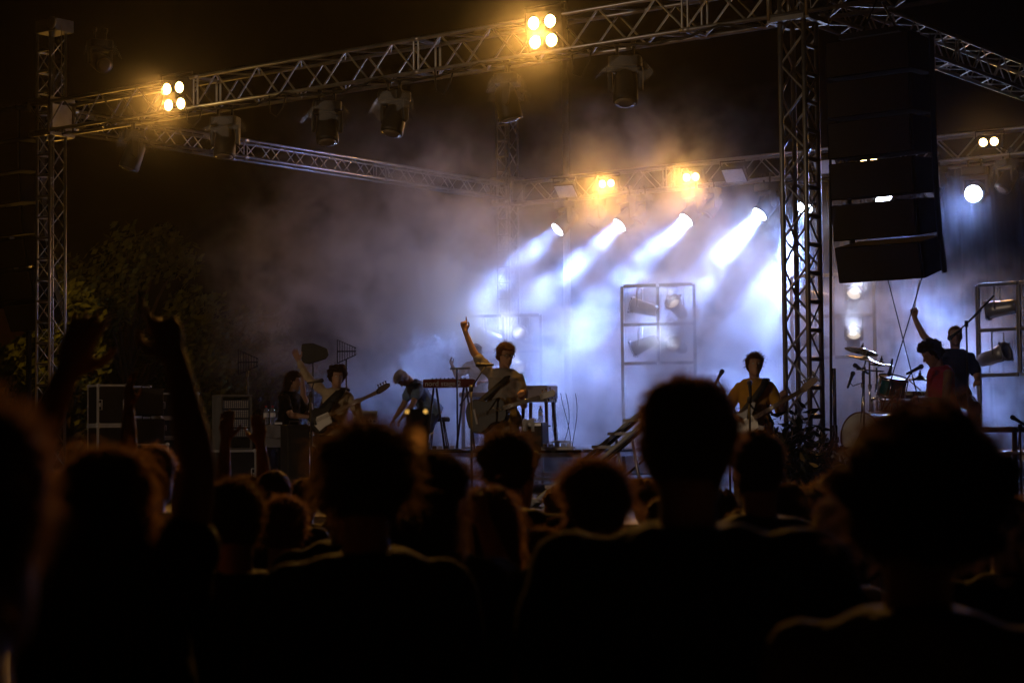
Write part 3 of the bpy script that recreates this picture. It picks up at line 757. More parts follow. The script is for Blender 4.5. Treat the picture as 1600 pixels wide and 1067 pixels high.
drum(pt(1428,634,21.6), (Vector((0,0,1))), .14, .3, 'darkwood', 'brown drum with brass bars right of the tom', hoop='brass')
for px, d in ((1394,21.0),(1428,21.6)):
    q = at(px, d, RISER); s_ = thing('drum_stand', 'low chrome tripod under the pale teal snare drum' if px < 1400 else 'low chrome tripod under the brown drum', 'drum stand', q, 0)
    h = (pt(px,646 if px < 1400 else 655,d).z-RISER); MB().tube([(0,0,.1),(0,0,max(.12,h))], .014, 8).build('pole', M['chrome'], s_)
    for k in range(3): MB().tube([(0,0,.12),(.2*math.cos(k*2.1),.2*math.sin(k*2.1),.01)], .01, 6).build('leg', M['chrome'], s_)
def cymbal(c, axis, r, pxb, label, d, boom=None):
    a = Vector(axis).normalized(); t = thing('cymbal', label, 'cymbal', c, 0, 'cymbals of the kit')
    MB().lathe([(r,-.004),(r*.97,0),(r*.3,.02),(r*.24,.03),(.012,.048)], (0,0,0), a, 36, False).build('plate', M['brass'], t)
    MB().lathe([(.018,.05),(.018,.07),(.008,.075),(.008,.1)], (0,0,0), a, 10).build('felt', M['black'], t)
    b = at(pxb, d, RISER); s_ = thing('cymbal_stand', 'chrome stand of the '+label, 'cymbal stand', b, 0, 'chrome cymbal stands')
    top = Vector((b.x,b.y,c.z-.12)) if boom else Vector((b.x,b.y,c.z-.02))
    MB().tube([(0,0,.25), top-b], [.014,.011], 8).build('pole', M['chrome'], s_)
    MB().tube([top-b, c-b], .009, 6).build('arm', M['chrome'], s_)
    for k in range(3): MB().tube([(0,0,.3),(.27*math.cos(k*2.1+.5),.27*math.sin(k*2.1+.5),.012)], .01, 6).build('leg', M['chrome'], s_)
    for zz in (.45,.75): MB().lathe([(.02,-.025),(.024,0),(.02,.025)], (0,0,zz), (0,0,1), 10).build('clamp', M['chrome'], s_)
    return t
cymbal(pt(1353,563,21.0), CR*.27+CU*1-CF*.06, .245, 1350, 'large tilted crash cymbal left of the tom', 21.2, True)
cymbal(pt(1346,549,22.0), CR*.25+CU*1+CF*.1, .2, 1361, 'thin cymbal behind the crash, bright in the smoke', 22.0, True)
cymbal(pt(1377,570,21.4), CR*.04+CU-CF*.12, .14, 1372, 'small flat hi-hat cymbal above the tom', 21.6)
cymbal(pt(1438,592,21.8), CR*-.03+CU-CF*.1, .15, 1452, 'pale ride cymbal beside the percussionist', 21.8)
for px, py, ax, lb in ((1333,569,(-CR*.8+CU*.5),'upper one of two small kit microphones left of the crash'),(1334,580,(CR*.35+CU*.9),'lower one of two small kit microphones left of the crash'),(1389,588,(-CU*.9-CR*.2),'clip microphone on the rim of the dark teal tom')):
    mic(pt(px,py,20.9), ax, lb, 'small drum microphones')
st_b = at(1350, 20.8, RISER); st_t = pt(1350, 578, 20.8); stand(st_b, st_t, pt(1338,577,20.8), 'slim stand holding the two small kit microphones', mt='chrome', legs=.2)
cm = MB(); cm.tube([pt(1329,588,20.9),pt(1328,598,20.9),pt(1333,603,20.9),pt(1341,600,20.9),pt(1349,597,20.85),pt(1347,625,20.85),pt(1345,660,20.9)], .006, 5); tag(cm.build('cable', M['cable']), 'looped black cable under the small kit microphones', 'cable')

# things at the right edge
q = at(1307, 19.9, DECK); t = thing('light_stand', 'shiny chrome telescopic stand right of the latticed tower', 'stand', q, 0)
for z0_, z1_, r_ in ((.3,.9,.028),(.9,1.5,.02)): MB().tube([(0,0,z0_),(0,0,z1_)], r_, 10).build('tube', M['chrome'], t)
for k in range(4): MB().tube([(0,0,.75),(.24*math.cos(k*1.57+.5),.24*math.sin(k*1.57+.5),.02)], .014, 6).build('leg', M['chrome'], t)
MB().lathe([(.04,-.03),(.04,.03)], (0,0,.75), (0,0,1), 12).build('collar', M['chrome'], t)
cb = MB(); p1, p2 = pt(1297.5,250,18.9), at(1299,18.9,DECK); cb.tube([p1,p2], .016, 6); tag(cb.build('feed_cable', M['cable']), 'thick black feed cable hanging straight down right of the latticed tower', 'cable')
q = at(1566, 19.6, DECK); t = thing('monitor_frame', 'black tube frame at the lower right edge of the stage', 'frame', q, YAW-R(12))
MB().tube([(-.34,0,.84),(.3,0,.84)], .03, 8).build('rail', M['black'], t)
for x in (-.3,.14): MB().tube([(x,0,0),(x,0,.81)], .028, 8).build('post', M['black'], t)
MB().box((0,0,.6), (.8,.3,.025)).build('shelf', M['steel'], t)
mic_on_stand(0, DECK, 19.2, (1594,668), (1579,650), -CR*.8+CU*.5, 'black stand at the right frame edge', 'black microphone on a bent arm at the right frame edge', 'round')
q = at(1527, 19.7, DECK+.61); t = thing('floor_lamp', 'small silver floor lamp standing on the frame shelf at the right', 'stage light', pt(1530,700,19.7), 0)
MB().prism([(-.12,-.05),(.12,-.05),(.07,.06),(-.07,.06)], .12, place(dirmat(-CF), (0,0,.06))).build('housing', M['steel'], t, bevel=.01)
MB().tube([(-.12,0,.0),(-.12,0,.14),(.12,0,.14),(.12,0,0)], .01, 6).build('bracket', M['steel'], t)

# line arrays
def array(px, d, ytop, nb, label, face, boxw, boxd, boxh, splay, truss_top):
    p = pt(px, ytop, d); t = thing('line_array', label, 'line array speakers', p, 0, 'hanging line array speakers')
    fx = Matrix.Rotation(face, 3, 'Z'); c = Vector((0,0,0)); tilt = 0
    fl = MB(); fl.box((0,0,.03), (boxw*.7,boxd*.9,.05), fx); fl.tube([fx@Vector((-.2,0,.05)), (0,0,truss_top-p.z)], .012, 6); fl.tube([fx@Vector((.2,0,.05)), (0,0,truss_top-p.z)], .012, 6)
    fl.build('fly_frame', M['black'], t)
    for k in range(nb):
        tilt += splay[k]; Q = fx@Matrix.Rotation(tilt, 3, 'X')
        h = boxh; cen = c + Q@Vector((0,0,-h/2))
        A = place(Q, cen)@Matrix.Rotation(R(90),4,'Y')
        MB().prism([(-h/2+.016,-boxd/2),(h/2-.016,-boxd/2),(h/2-.03,boxd/2),(-h/2+.03,boxd/2)], boxw, A).build('cabinet', M['speaker'], t, bevel=.01)
        MB().box(cen+Q@Vector((0,-boxd/2-.012,0)), (boxw*.94,.02,h*.86), Q).build('grille', M['grille'], t)
        for sx in (-1,1): MB().box(cen+Q@Vector((sx*(boxw/2+.012),boxd*.3,0)), (.02,.08,h*1.0), Q).build('rigging_plate', M['black'], t)
        c = c + Q@Vector((0,0,-h-.004))
    return t
array(1374, 18.4, 62, 6, 'big black hanging speaker column in front of the right truss', R(-2), .92, .5, .385, [0,R(1),R(1.5),R(2),R(3),R(6)], ZT-.2)
array(26, 26.6, 178, 7, 'curved black hanging speaker column at the left frame edge', R(-4), .8, .45, .43, [0,R(1),R(2),R(3),R(4),R(5),R(6)], ZT-.2)
for a, b, lb in (((1385,428),(1436,628),'thin rope running down to the right below the hanging speakers'),((1441,432),(1378,640),'thin rope running down to the left below the hanging speakers')):
    r_ = MB(); r_.tube([pt(*a,18.6), pt(*b,19.2)], .006, 5); tag(r_.build('rope', M['cable']), lb, 'rope')

# lamp racks
aimc = lambda p, e: None
rack(789, 32.3, 114, 3.76, YAW-R(14)-R(0), 'square lamp rack fading in the smoke behind the singer', (
    (0,0,(-.62,-.7,.25),0,'par can at the top left of the rack behind the singer, its reflector showing'),(1,0,(.2,-.9,.25),120,'lit par can glowing at the top right of the rack behind the singer'),
    (0,1,(-.5,-.8,-.1),0,'par can at the lower left of the rack behind the singer'),(1,1,(.1,-.9,.5),180,'lit par can low in the rack behind the singer, lost in bright smoke')), w=1.32)
rack(1032, 30.0, 112, 4.08, YAW-R(16), 'tall square lamp rack in the middle of the bright smoke', (
    (0,0,(-.98,-.25,.28),0,'grey par can lying sideways at the top left of the middle rack'),(1,0,(.1,-.9,.45),90,'lit par can at the top right of the middle rack'),
    (0,1,(-.9,-.3,-.35),0,'grey par can tilted down at the lower left of the middle rack'),(1,1,(.15,-.9,.15),110,'lit par can at the lower right of the middle rack')), w=1.17)
rack(1306, 28.3, 112, 4.08, YAW-R(22), 'lamp rack half hidden behind the latticed tower', (
    (0,0,(-.7,-.6,.1),0,'par can of the rack behind the latticed tower, top left'),(1,0,(.5,-.7,.35),90,'lit par can beside the latticed tower, top right of its rack'),
    (0,1,(-.6,-.7,.2),0,'par can of the rack behind the latticed tower, lower left'),(1,1,(.4,-.75,.5),90,'lit par can shining steeply up right of the latticed tower')), w=1.25)
rack(1598, 25.5, 112, 3.72, YAW-R(48), 'lamp rack with bare par cans at the right frame edge', (
    (0,0,(-.95,-.1,-.1),0,'dark par can seen side on at the top left of the right rack'),(1,0,(-.3,-.9,-.15),0,'par can facing the crowd at the top right of the right rack'),
    (0,1,(.9,-.2,.25),0,'par can pointing away at the lower left of the right rack'),(1,1,(-.3,-.9,-.35),0,'par can facing the crowd at the lower right of the right rack')), w=1.3)

# potted plant at the foot of the tower
def plant(p, label, h, n, seed, spread=.45):
    t = thing('potted_plant', label, 'plant', p, 0, 'dark potted plants by the tower'); r_ = random.Random(seed)
    MB().lathe([(.13,0),(.18,.28),(.2,.3),(.19,.31),(.17,.26)], (0,0,0), (0,0,1), 18).build('pot', M['terracotta'], t)
    s = MB(); l = MB()
    for k in range(9):
        a = r_.uniform(0,6.28); top = Vector((spread*.7*math.cos(a)*r_.random(), spread*.7*math.sin(a)*r_.random(), h*r_.uniform(.6,1)))
        s.tube([(0,0,.25), top*.5+Vector((0,0,.15)), top], [.012,.008,.004], 5)
        for q in range(n//9):
            f = r_.uniform(.3,1.02); c = (Vector((0,0,.3))*(1-f)+top*f)+Vector((r_.gauss(0,.06),r_.gauss(0,.06),r_.gauss(0,.04)))
            d = Vector((r_.gauss(0,1),r_.gauss(0,1),r_.gauss(.4,.7))).normalized(); w = d.orthogonal().normalized(); w = Matrix.Rotation(r_.uniform(0,6.28),3,d)@w
            L = r_.uniform(.1,.2); B = L*.16; nn = w.cross(d)*L*.12
            l.add([c, c+d*L*.4+w*B+nn, c+d*L+nn*-1, c+d*L*.4-w*B+nn], [(0,1,2,3)])
    s.build('stem', M['wood'], t); l.build('foliage', M['leaf_dark'], t)
plant(at(1228, 18.9, DECK), 'dark glossy plant at the left foot of the latticed tower', 1.12, 240, 1)
plant(at(1262, 18.4, DECK), 'bushy dark plant directly before the latticed tower', .78, 300, 2, .5)
plant(at(1284, 19.2, DECK), 'low dark plant at the right foot of the latticed tower', .6, 160, 3)

# power cable slung along the front truss
cm = MB(); pts = []
for i in range(90):
    x = .5+i*(W-.8)/89; ph = (x/1.55) % 1.0
    pts.append((x, -.235+.02*math.sin(x*5), ZT-.2-.09*math.sin(math.pi*ph)**.7-.01*math.sin(x*17)))
cm.tube(pts, .016, 6); tag(cm.build('power_cable', M['cable']), 'thick black power cable sagging along the lower chord of the front truss', 'cable')
for k, px in enumerate((300,430,690,905)):
    q = on_truss(px, -.22); cm = MB(); cm.tube([(q[0]-.1,-.22,ZT-.2),(q[0]-.06,-.25,ZT-.38-.04*k),(q[0]+.04,-.24,ZT-.46-.03*k),(q[0]+.12,-.2,ZT-.36),(q[0]+.15,-.18,ZT-.2)], .009, 6)
    tag(cm.build('cable', M['cable']), 'short black cable loop hanging under the front truss', 'cable', 'cable loops under the front truss')
# trees beyond the stage
M['leaf_tree'] = mat('tree leaves', (.07,.085,.025), .8, 0, .45, 1.5, spec=.1)
M['bark'] = mat('bark', (.06,.045,.035), .9, 0, .3, 6, .5)
def tree(p, h, r, seed, label, n=3800):
    t = thing('tree', label, 'tree', p, 0, 'trees beyond the stage'); r_ = random.Random(seed)
    tr = MB(); tr.tube([(0,0,0),(.06,.02,h*.3),(-.05,.05,h*.6),(0,0,h*.85)], [.22,.17,.1,.03], 9)
    cl = []
    for k in range(16):
        a = r_.uniform(0,6.28); e = r_.uniform(.35,1); rr = r*math.sqrt(r_.uniform(.1,1))*math.sin(math.pi*min(.97,.25+.7*e*.9))
        c = Vector((rr*math.cos(a), rr*math.sin(a), h*e)); cl.append((c, r_.uniform(.35,.75)*r*.55))
        tr.tube([(0,0,h*e*.55), c*.6+Vector((0,0,h*e*.25)), c], [.06,.035,.012], 5)
    tr.build('trunk', M['bark'], t); l = MB()
    for k in range(n):
        c, cr = r_.choice(cl); d = Vector((r_.gauss(0,1),r_.gauss(0,1),r_.gauss(0,.8))).normalized(); q = c+d*cr*r_.uniform(.5,1.1)
        w = Vector((r_.gauss(0,1),r_.gauss(0,1),r_.gauss(0,1))).normalized(); u = w.orthogonal().normalized(); v = w.cross(u); s = r_.uniform(.06,.13)
        l.add([q-u*s, q+v*s*.5, q+u*s, q-v*s*.5], [(0,1,2,3)])
    l.build('crown', M['leaf_tree'], t)
for px, d, h, r, sd, lb in ((200,41,6.2,2.2,1,'tallest olive lit tree behind the left tower'),(112,37,4.6,1.5,2,'tree with a few amber leaf clusters beside the left tower'),(420,46,4.4,1.9,3,'low dim tree behind the patch rack antenna'),(30,44,4.0,1.8,4,'dark tree low behind the left hanging speakers'),(300,52,5.0,2.2,6,'shadowy tree between the left tower and the smoke')):
    tree(at(px, d, 0), h, r, sd, lb)
# ================================================================== people
M['skin'] = mat('skin', (.42,.24,.16), .55, 0, .12, 14)
M['skin_tan'] = mat('tanned skin', (.3,.16,.1), .55, 0, .12, 14)
def hairmat(n, c):
    Mt = mat(n, c, .6, 0, .3, 25, spec=.25); t = Mt.node_tree; b = t.nodes['Principled BSDF']
    tr = t.nodes.new('ShaderNodeBsdfTranslucent'); tr.inputs[0].default_value = (min(1,c[0]*3+.06), min(1,c[1]*3+.035), min(1,c[2]*3+.02), 1)
    mx = t.nodes.new('ShaderNodeMixShader'); mx.inputs[0].default_value = .6
    t.links.new(b.outputs[0], mx.inputs[1]); t.links.new(tr.outputs[0], mx.inputs[2]); t.links.new(mx.outputs[0], t.nodes['Material Output'].inputs['Surface']); return Mt
M['hair_dark'] = hairmat('dark hair', (.045,.028,.018)); M['hair_brown'] = hairmat('brown hair', (.1,.055,.03)); M['hair_fair'] = hairmat('auburn hair', (.11,.062,.034)); M['hair_grey'] = hairmat('grey hair', (.4,.4,.42))
def cl(n, c, s=.0): return mat(n, c, .9, 0, .12, 9, .25, 60, spec=.12, sheen=s)
CLO = dict(black=cl('black cotton',(.005,.005,.0055)), navy=cl('navy cotton',(.02,.025,.05)), grey=cl('grey cotton',(.09,.09,.09)), white=cl('white cotton shirt',(.6,.58,.55)),
           cream=cl('cream shirt',(.5,.41,.29)), beige=cl('beige cotton',(.3,.27,.24)), yellow=cl('mustard cotton',(.5,.27,.04)), maroon=cl('maroon cotton',(.42,.045,.07)),
           blue=cl('blue cotton',(.2,.3,.48)), jeans=cl('denim',(.06,.09,.17)), brown=cl('brown cotton',(.09,.055,.03)), olive=cl('olive cotton',(.06,.06,.03)), dkred=cl('dark red cotton',(.08,.012,.012)))
M['eye'] = mat('eye', (.5,.48,.45), .2)
HEAD = [(-.118,.018,.062,.012),(-.105,.042,.082,-.02),(-.085,.054,.088,-.05),(-.05,.064,.09,-.078),(-.02,.07,.09,-.094),(.015,.074,.086,-.103),(.045,.076,.09,-.105),(.075,.071,.08,-.096),(.1,.055,.058,-.074),(.113,.034,.034,-.05),(.12,.01,.006,-.02)]
def headpt(z, th, k=0.0):
    'point of the head surface at height z and angle th (0 = right, 90 deg = front), k metres outside'
    H = HEAD
    z_ = max(H[0][0], min(H[-1][0], z))
    for i in range(len(H)-1):
        if H[i][0] <= z_ <= H[i+1][0]:
            t = (z_-H[i][0])/(H[i+1][0]-H[i][0]); w, f, b = [H[i][j]*(1-t)+H[i+1][j]*t for j in (1,2,3)]; break
    c = (f+b)/2; d = (f-b)/2
    v = Vector((w*math.cos(th), c+d*math.sin(th), z_))
    n = Vector((math.cos(th)/max(w,.02), math.sin(th)/max(d,.02), 0)).normalized(); up = max(-.6, min(1, (z_-.02)/.1))
    n = (n*math.sqrt(max(0,1-up*abs(up)*.95)) + Vector((0,0,1))*up*.95).normalized() if up > 0 else n
    return v+n*k, n
def ring(mb, rings, n=16):
    'loft: rings of (centre, right*halfwidth, forward*halfdepth); pinched ends'
    base = len(mb.v)
    for c, a, b in rings:
        for k in range(n):
            an = 2*math.pi*k/n; mb.v.append(tuple(c+a*math.cos(an)+b*math.sin(an)))
    for i in range(len(rings)-1):
        for k in range(n):
            k2 = (k+1) % n; mb.f.append((base+i*n+k, base+i*n+k2, base+(i+1)*n+k2, base+(i+1)*n+k)); mb.sm.append(True)
    mb.f.append(tuple(base+k for k in reversed(range(n)))); mb.sm.append(True)
    mb.f.append(tuple(base+(len(rings)-1)*n+k for k in range(n))); mb.sm.append(True)
def capsule(mb, pts, rs, n=12):
    pts = [Vector(p) for p in pts]; d0 = (pts[0]-pts[1]).normalized(); d1 = (pts[-1]-pts[-2]).normalized()
    P = [pts[0]+d0*rs[0]*.95, pts[0]+d0*rs[0]*.6]+pts+[pts[-1]+d1*rs[-1]*.6, pts[-1]+d1*rs[-1]*.95]; Q = [rs[0]*.3, rs[0]*.8]+list(rs)+[rs[-1]*.8, rs[-1]*.3]
    mb.tube(P, Q, n)
def ball(mb, c, rx, ry, rz, Q=None, n=10):
    base = len(mb.v); c = Vector(c)
    for i in range(n+1):
        ph = -math.pi/2+math.pi*i/n
        for k in range(n):
            an = 2*math.pi*k/n; v = Vector((rx*math.cos(ph)*math.cos(an), ry*math.cos(ph)*math.sin(an), rz*math.sin(ph)))
            mb.v.append(tuple(c+(Q@v if Q is not None else v)))
    for i in range(n):
        for k in range(n):
            k2 = (k+1) % n; mb.f.append((base+i*n+k, base+i*n+k2, base+(i+1)*n+k2, base+(i+1)*n+k)); mb.sm.append(True)
TODO = []      # (object, voxel, smooth, fold) -> remeshed together at the end
def skin_mesh(mb, name, matl, parent, voxel, smooth=3, fold=0.0, sfac=.5):
    o = mb.build(name, matl, parent); TODO.append((o, voxel, smooth, fold, sfac)); return o
def finish_people():
    for o, vx, sm, fd, sf in TODO:
        r = o.modifiers.new('r', 'REMESH'); r.mode = 'VOXEL'; r.voxel_size = vx; r.use_smooth_shade = True
        s = o.modifiers.new('s', 'SMOOTH'); s.iterations = sm; s.factor = sf
    bpy.context.view_layer.update(); dg = bpy.context.evaluated_depsgraph_get()
    out = [(o, bpy.data.meshes.new_from_object(o.evaluated_get(dg)), fd) for o, vx, sm, fd, sf in TODO]
    for o, me, fd in out:
        n = o.name; old = o.data; o.modifiers.clear(); o.data = me; me.name = n; bpy.data.meshes.remove(old)
        if fd:
            N = len(me.vertices); co = np.empty(N*3); me.vertices.foreach_get('co', co); co = co.reshape(-1,3); no = np.empty(N*3); me.vertices.foreach_get('normal', no); no = no.reshape(-1,3)
            sd = (hash(n) & 255)*.37; x, y, z = co.T
            f = np.sin(x*23+z*31+sd)*.5+np.sin(y*29-z*19+sd*2+2*np.sin(x*9))*.5+np.sin((x-y)*47+z*13+sd)*.35+np.sin(z*60+6*np.sin(x*12+sd)+y*20)*.35
            co = co+no*(f*fd)[:,None]; me.vertices.foreach_set('co', co.ravel())
        me.polygons.foreach_set('use_smooth', [True]*len(me.polygons)); me.update()
def hand(mb, w, d, n, curl, side, thumb=.5, k=1.0, spread=.05):
    'w wrist, d direction of the hand, n palm normal (way the palm faces), side = +1 right / -1 left hand'
    d = Vector(d).normalized(); n = Vector(n); n = (n-d*n.dot(d)).normalized(); s = d.cross(n)*side    # s points to the thumb side
    w = Vector(w)
    ring(mb, [(w-d*.02*k, s*.024*k, n*.02*k), (w+d*.02*k, s*.03*k, n*.018*k), (w+d*.06*k, s*.042*k, n*.016*k), (w+d*.092*k, s*.043*k, n*.013*k), (w+d*.1*k, s*.03*k, n*.008*k)], 12)
    for i, (off, L, r) in enumerate(((.033,.072,.0092),(.0115,.08,.0095),(-.0105,.074,.009),(-.031,.058,.0082))):
        c = curl[i]; p = w+d*.088*k+s*off*k; dirv = (d+s*(off*spread*60*(1-c))).normalized(); pts = [p-d*.015*k, p]; ang = 0
        for seg, f in ((.46,.9),(.3,1.15),(.24,.8)):
            ang += c*R(78)*f; q = dirv*math.cos(ang)+n*math.sin(ang); pts.append(pts[-1]+q*L*seg*k)
        capsule(mb, pts, [r*1.05*k, r*1.05*k, r*k, r*.95*k, r*.8*k], 8)
    b = w+d*.025*k+s*.028*k; t1 = (s*(1-.5*thumb)+d*.75+n*(.25+.8*thumb)).normalized(); t2 = (d*.9+s*(.35-.9*thumb)+n*(.2+.5*thumb)).normalized()
    capsule(mb, [b-d*.01*k, b+t1*.038*k, b+t1*.038*k+(t1+t2).normalized()*.03*k, b+t1*.038*k+(t1+t2).normalized()*.03*k+t2*.024*k], [.0135*k,.0125*k,.011*k,.009*k], 8)
CURL = dict(relax=(.3,.35,.4,.45), open=(.06,.04,.06,.1), fist=(.95,1,1,1), point=(.02,.95,1,1), grip=(.7,.75,.78,.8), horns=(.02,.95,.98,.04), wave=(.15,.05,.12,.2), pinch=(.6,.3,.2,.15))
def strand(mb, p, n, L, w, rnd, down=.5, curl=0.0, segs=4):
    d = (n+Vector((rnd.gauss(0,.35),rnd.gauss(0,.35),rnd.gauss(0,.25)))).normalized(); q = Vector(p); pts = [q]
    cx = Vector((rnd.gauss(0,1),rnd.gauss(0,1),rnd.gauss(0,1)))
    for i in range(segs):
        d = (d+Vector((0,0,-down/segs*1.6))+cx.cross(d)*curl).normalized(); q = q+d*(L/segs); pts.append(q)
    s = d.cross(Vector((rnd.gauss(0,1),rnd.gauss(0,1),rnd.gauss(0,1))))
    s = s.normalized()*w if s.length > 1e-5 else Vector((w,0,0)); base = len(mb.v)
    for i, p_ in enumerate(pts):
        f = 1-.75*i/segs; mb.v += [tuple(p_-s*f), tuple(p_+s*f)]
    for i in range(segs): mb.f.append((base+2*i, base+2*i+1, base+2*i+3, base+2*i+2)); mb.sm.append(True)
def hair(style, T, matl, parent, rnd, n=420, vol=1.0, wid=1.0):
    'style: short, crop, curly, afro, long, bob, messy'
    ph = [rnd.uniform(0,6.28) for _ in range(6)]; mb = MB(); th0 = {'short':.011,'crop':.006,'curly':.026,'afro':.05,'long':.016,'bob':.018,'messy':.02}[style]*vol
    def line(th):     # lowest height of the hair at this angle: forehead high in front, nape low behind
        f = math.sin(th); return .062 if f > .55 else (.0 if f > .05 else (-.05 if f > -.35 else -.085))
    tuft = lambda th, z: .45*math.sin(2*th+ph[3]+z*25)*math.sin(5*th-z*45+ph[4])+.25*math.sin(4*th+z*70+ph[5])
    nz, nt_ = 13, 30; base = len(mb.v)
    for i in range(nz+1):
        for k in range(nt_):
            th = 2*math.pi*k/nt_; zl = line(th); z = zl+(.12-zl)*(i/nz); edge = min(1, i/2.5)
            bump = 1+tuft(th,z)+.14*math.sin(3*th+z*40+ph[0])+.1*math.sin(7*th-z*60+ph[1])+(.35*math.sin(11*th+z*110+ph[2]) if style in ('curly','afro') else 0)
            p, nn = headpt(z, th, th0*bump*edge+.001); mb.v.append(tuple(T@p))
    for i in range(nz):
        for k in range(nt_):
            k2 = (k+1) % nt_; mb.f.append((base+i*nt_+k, base+i*nt_+k2, base+(i+1)*nt_+k2, base+(i+1)*nt_+k)); mb.sm.append(True)
    mb.f.append(tuple(base+nz*nt_+k for k in range(nt_))); mb.sm.append(True)
    T3 = T.to_3x3()
    L, dn, cu = {'short':(.022,.6,0),'crop':(.01,.2,0),'curly':(.04,.25,.55),'afro':(.07,.05,.7),'long':(.06,1.5,0),'bob':(.05,1.4,0),'messy':(.045,.6,.1)}[style]
    for q in range(n):
        th = rnd.uniform(0,2*math.pi); zl = line(th); z = zl+(.12-zl)*math.sqrt(rnd.random()); p, nn = headpt(z, th, th0*rnd.uniform(.2,1.0))
        tf = max(.25, 1+1.3*tuft(th,z)); nn = (nn+Vector((math.sin(5*th+ph[4]), math.cos(4*th+ph[5]), .5*math.sin(3*th+z*60)))*.45).normalized()
        strand(mb, T@p, (T3@nn), L*vol*tf*rnd.uniform(.5,1.2), .0016*wid, rnd, dn, cu, 5 if cu > .3 else 4)
    if style in ('long','bob'):
        H = .36 if style == 'long' else .2; rings = []
        for i in range(8):
            t = i/7; z = .06-H*t; w = .083+.016*math.sin(t*3.1)+.012*t; f = .03-.05*t; b = -.115-.012*math.sin(t*3)+.02*t
            rings.append((T@Vector((0,(f+b)/2,z)), T3@Vector((w,0,0)), T3@Vector((0,(f-b)/2,0))))
        ring(mb, rings, 22)
        for q in range(n//2):
            th = rnd.uniform(math.pi*.92, math.pi*2.08); p = Vector((.092*math.cos(th), -.035+.088*math.sin(th), rnd.uniform(-.15,.05)))
            strand(mb, T@p, T3@Vector((math.cos(th)*.35, math.sin(th)*.35, -.9)).normalized(), H*rnd.uniform(.4,.75), .002*wid, rnd, 1.6, .02, 5)
    return mb.build('hair', matl, parent)

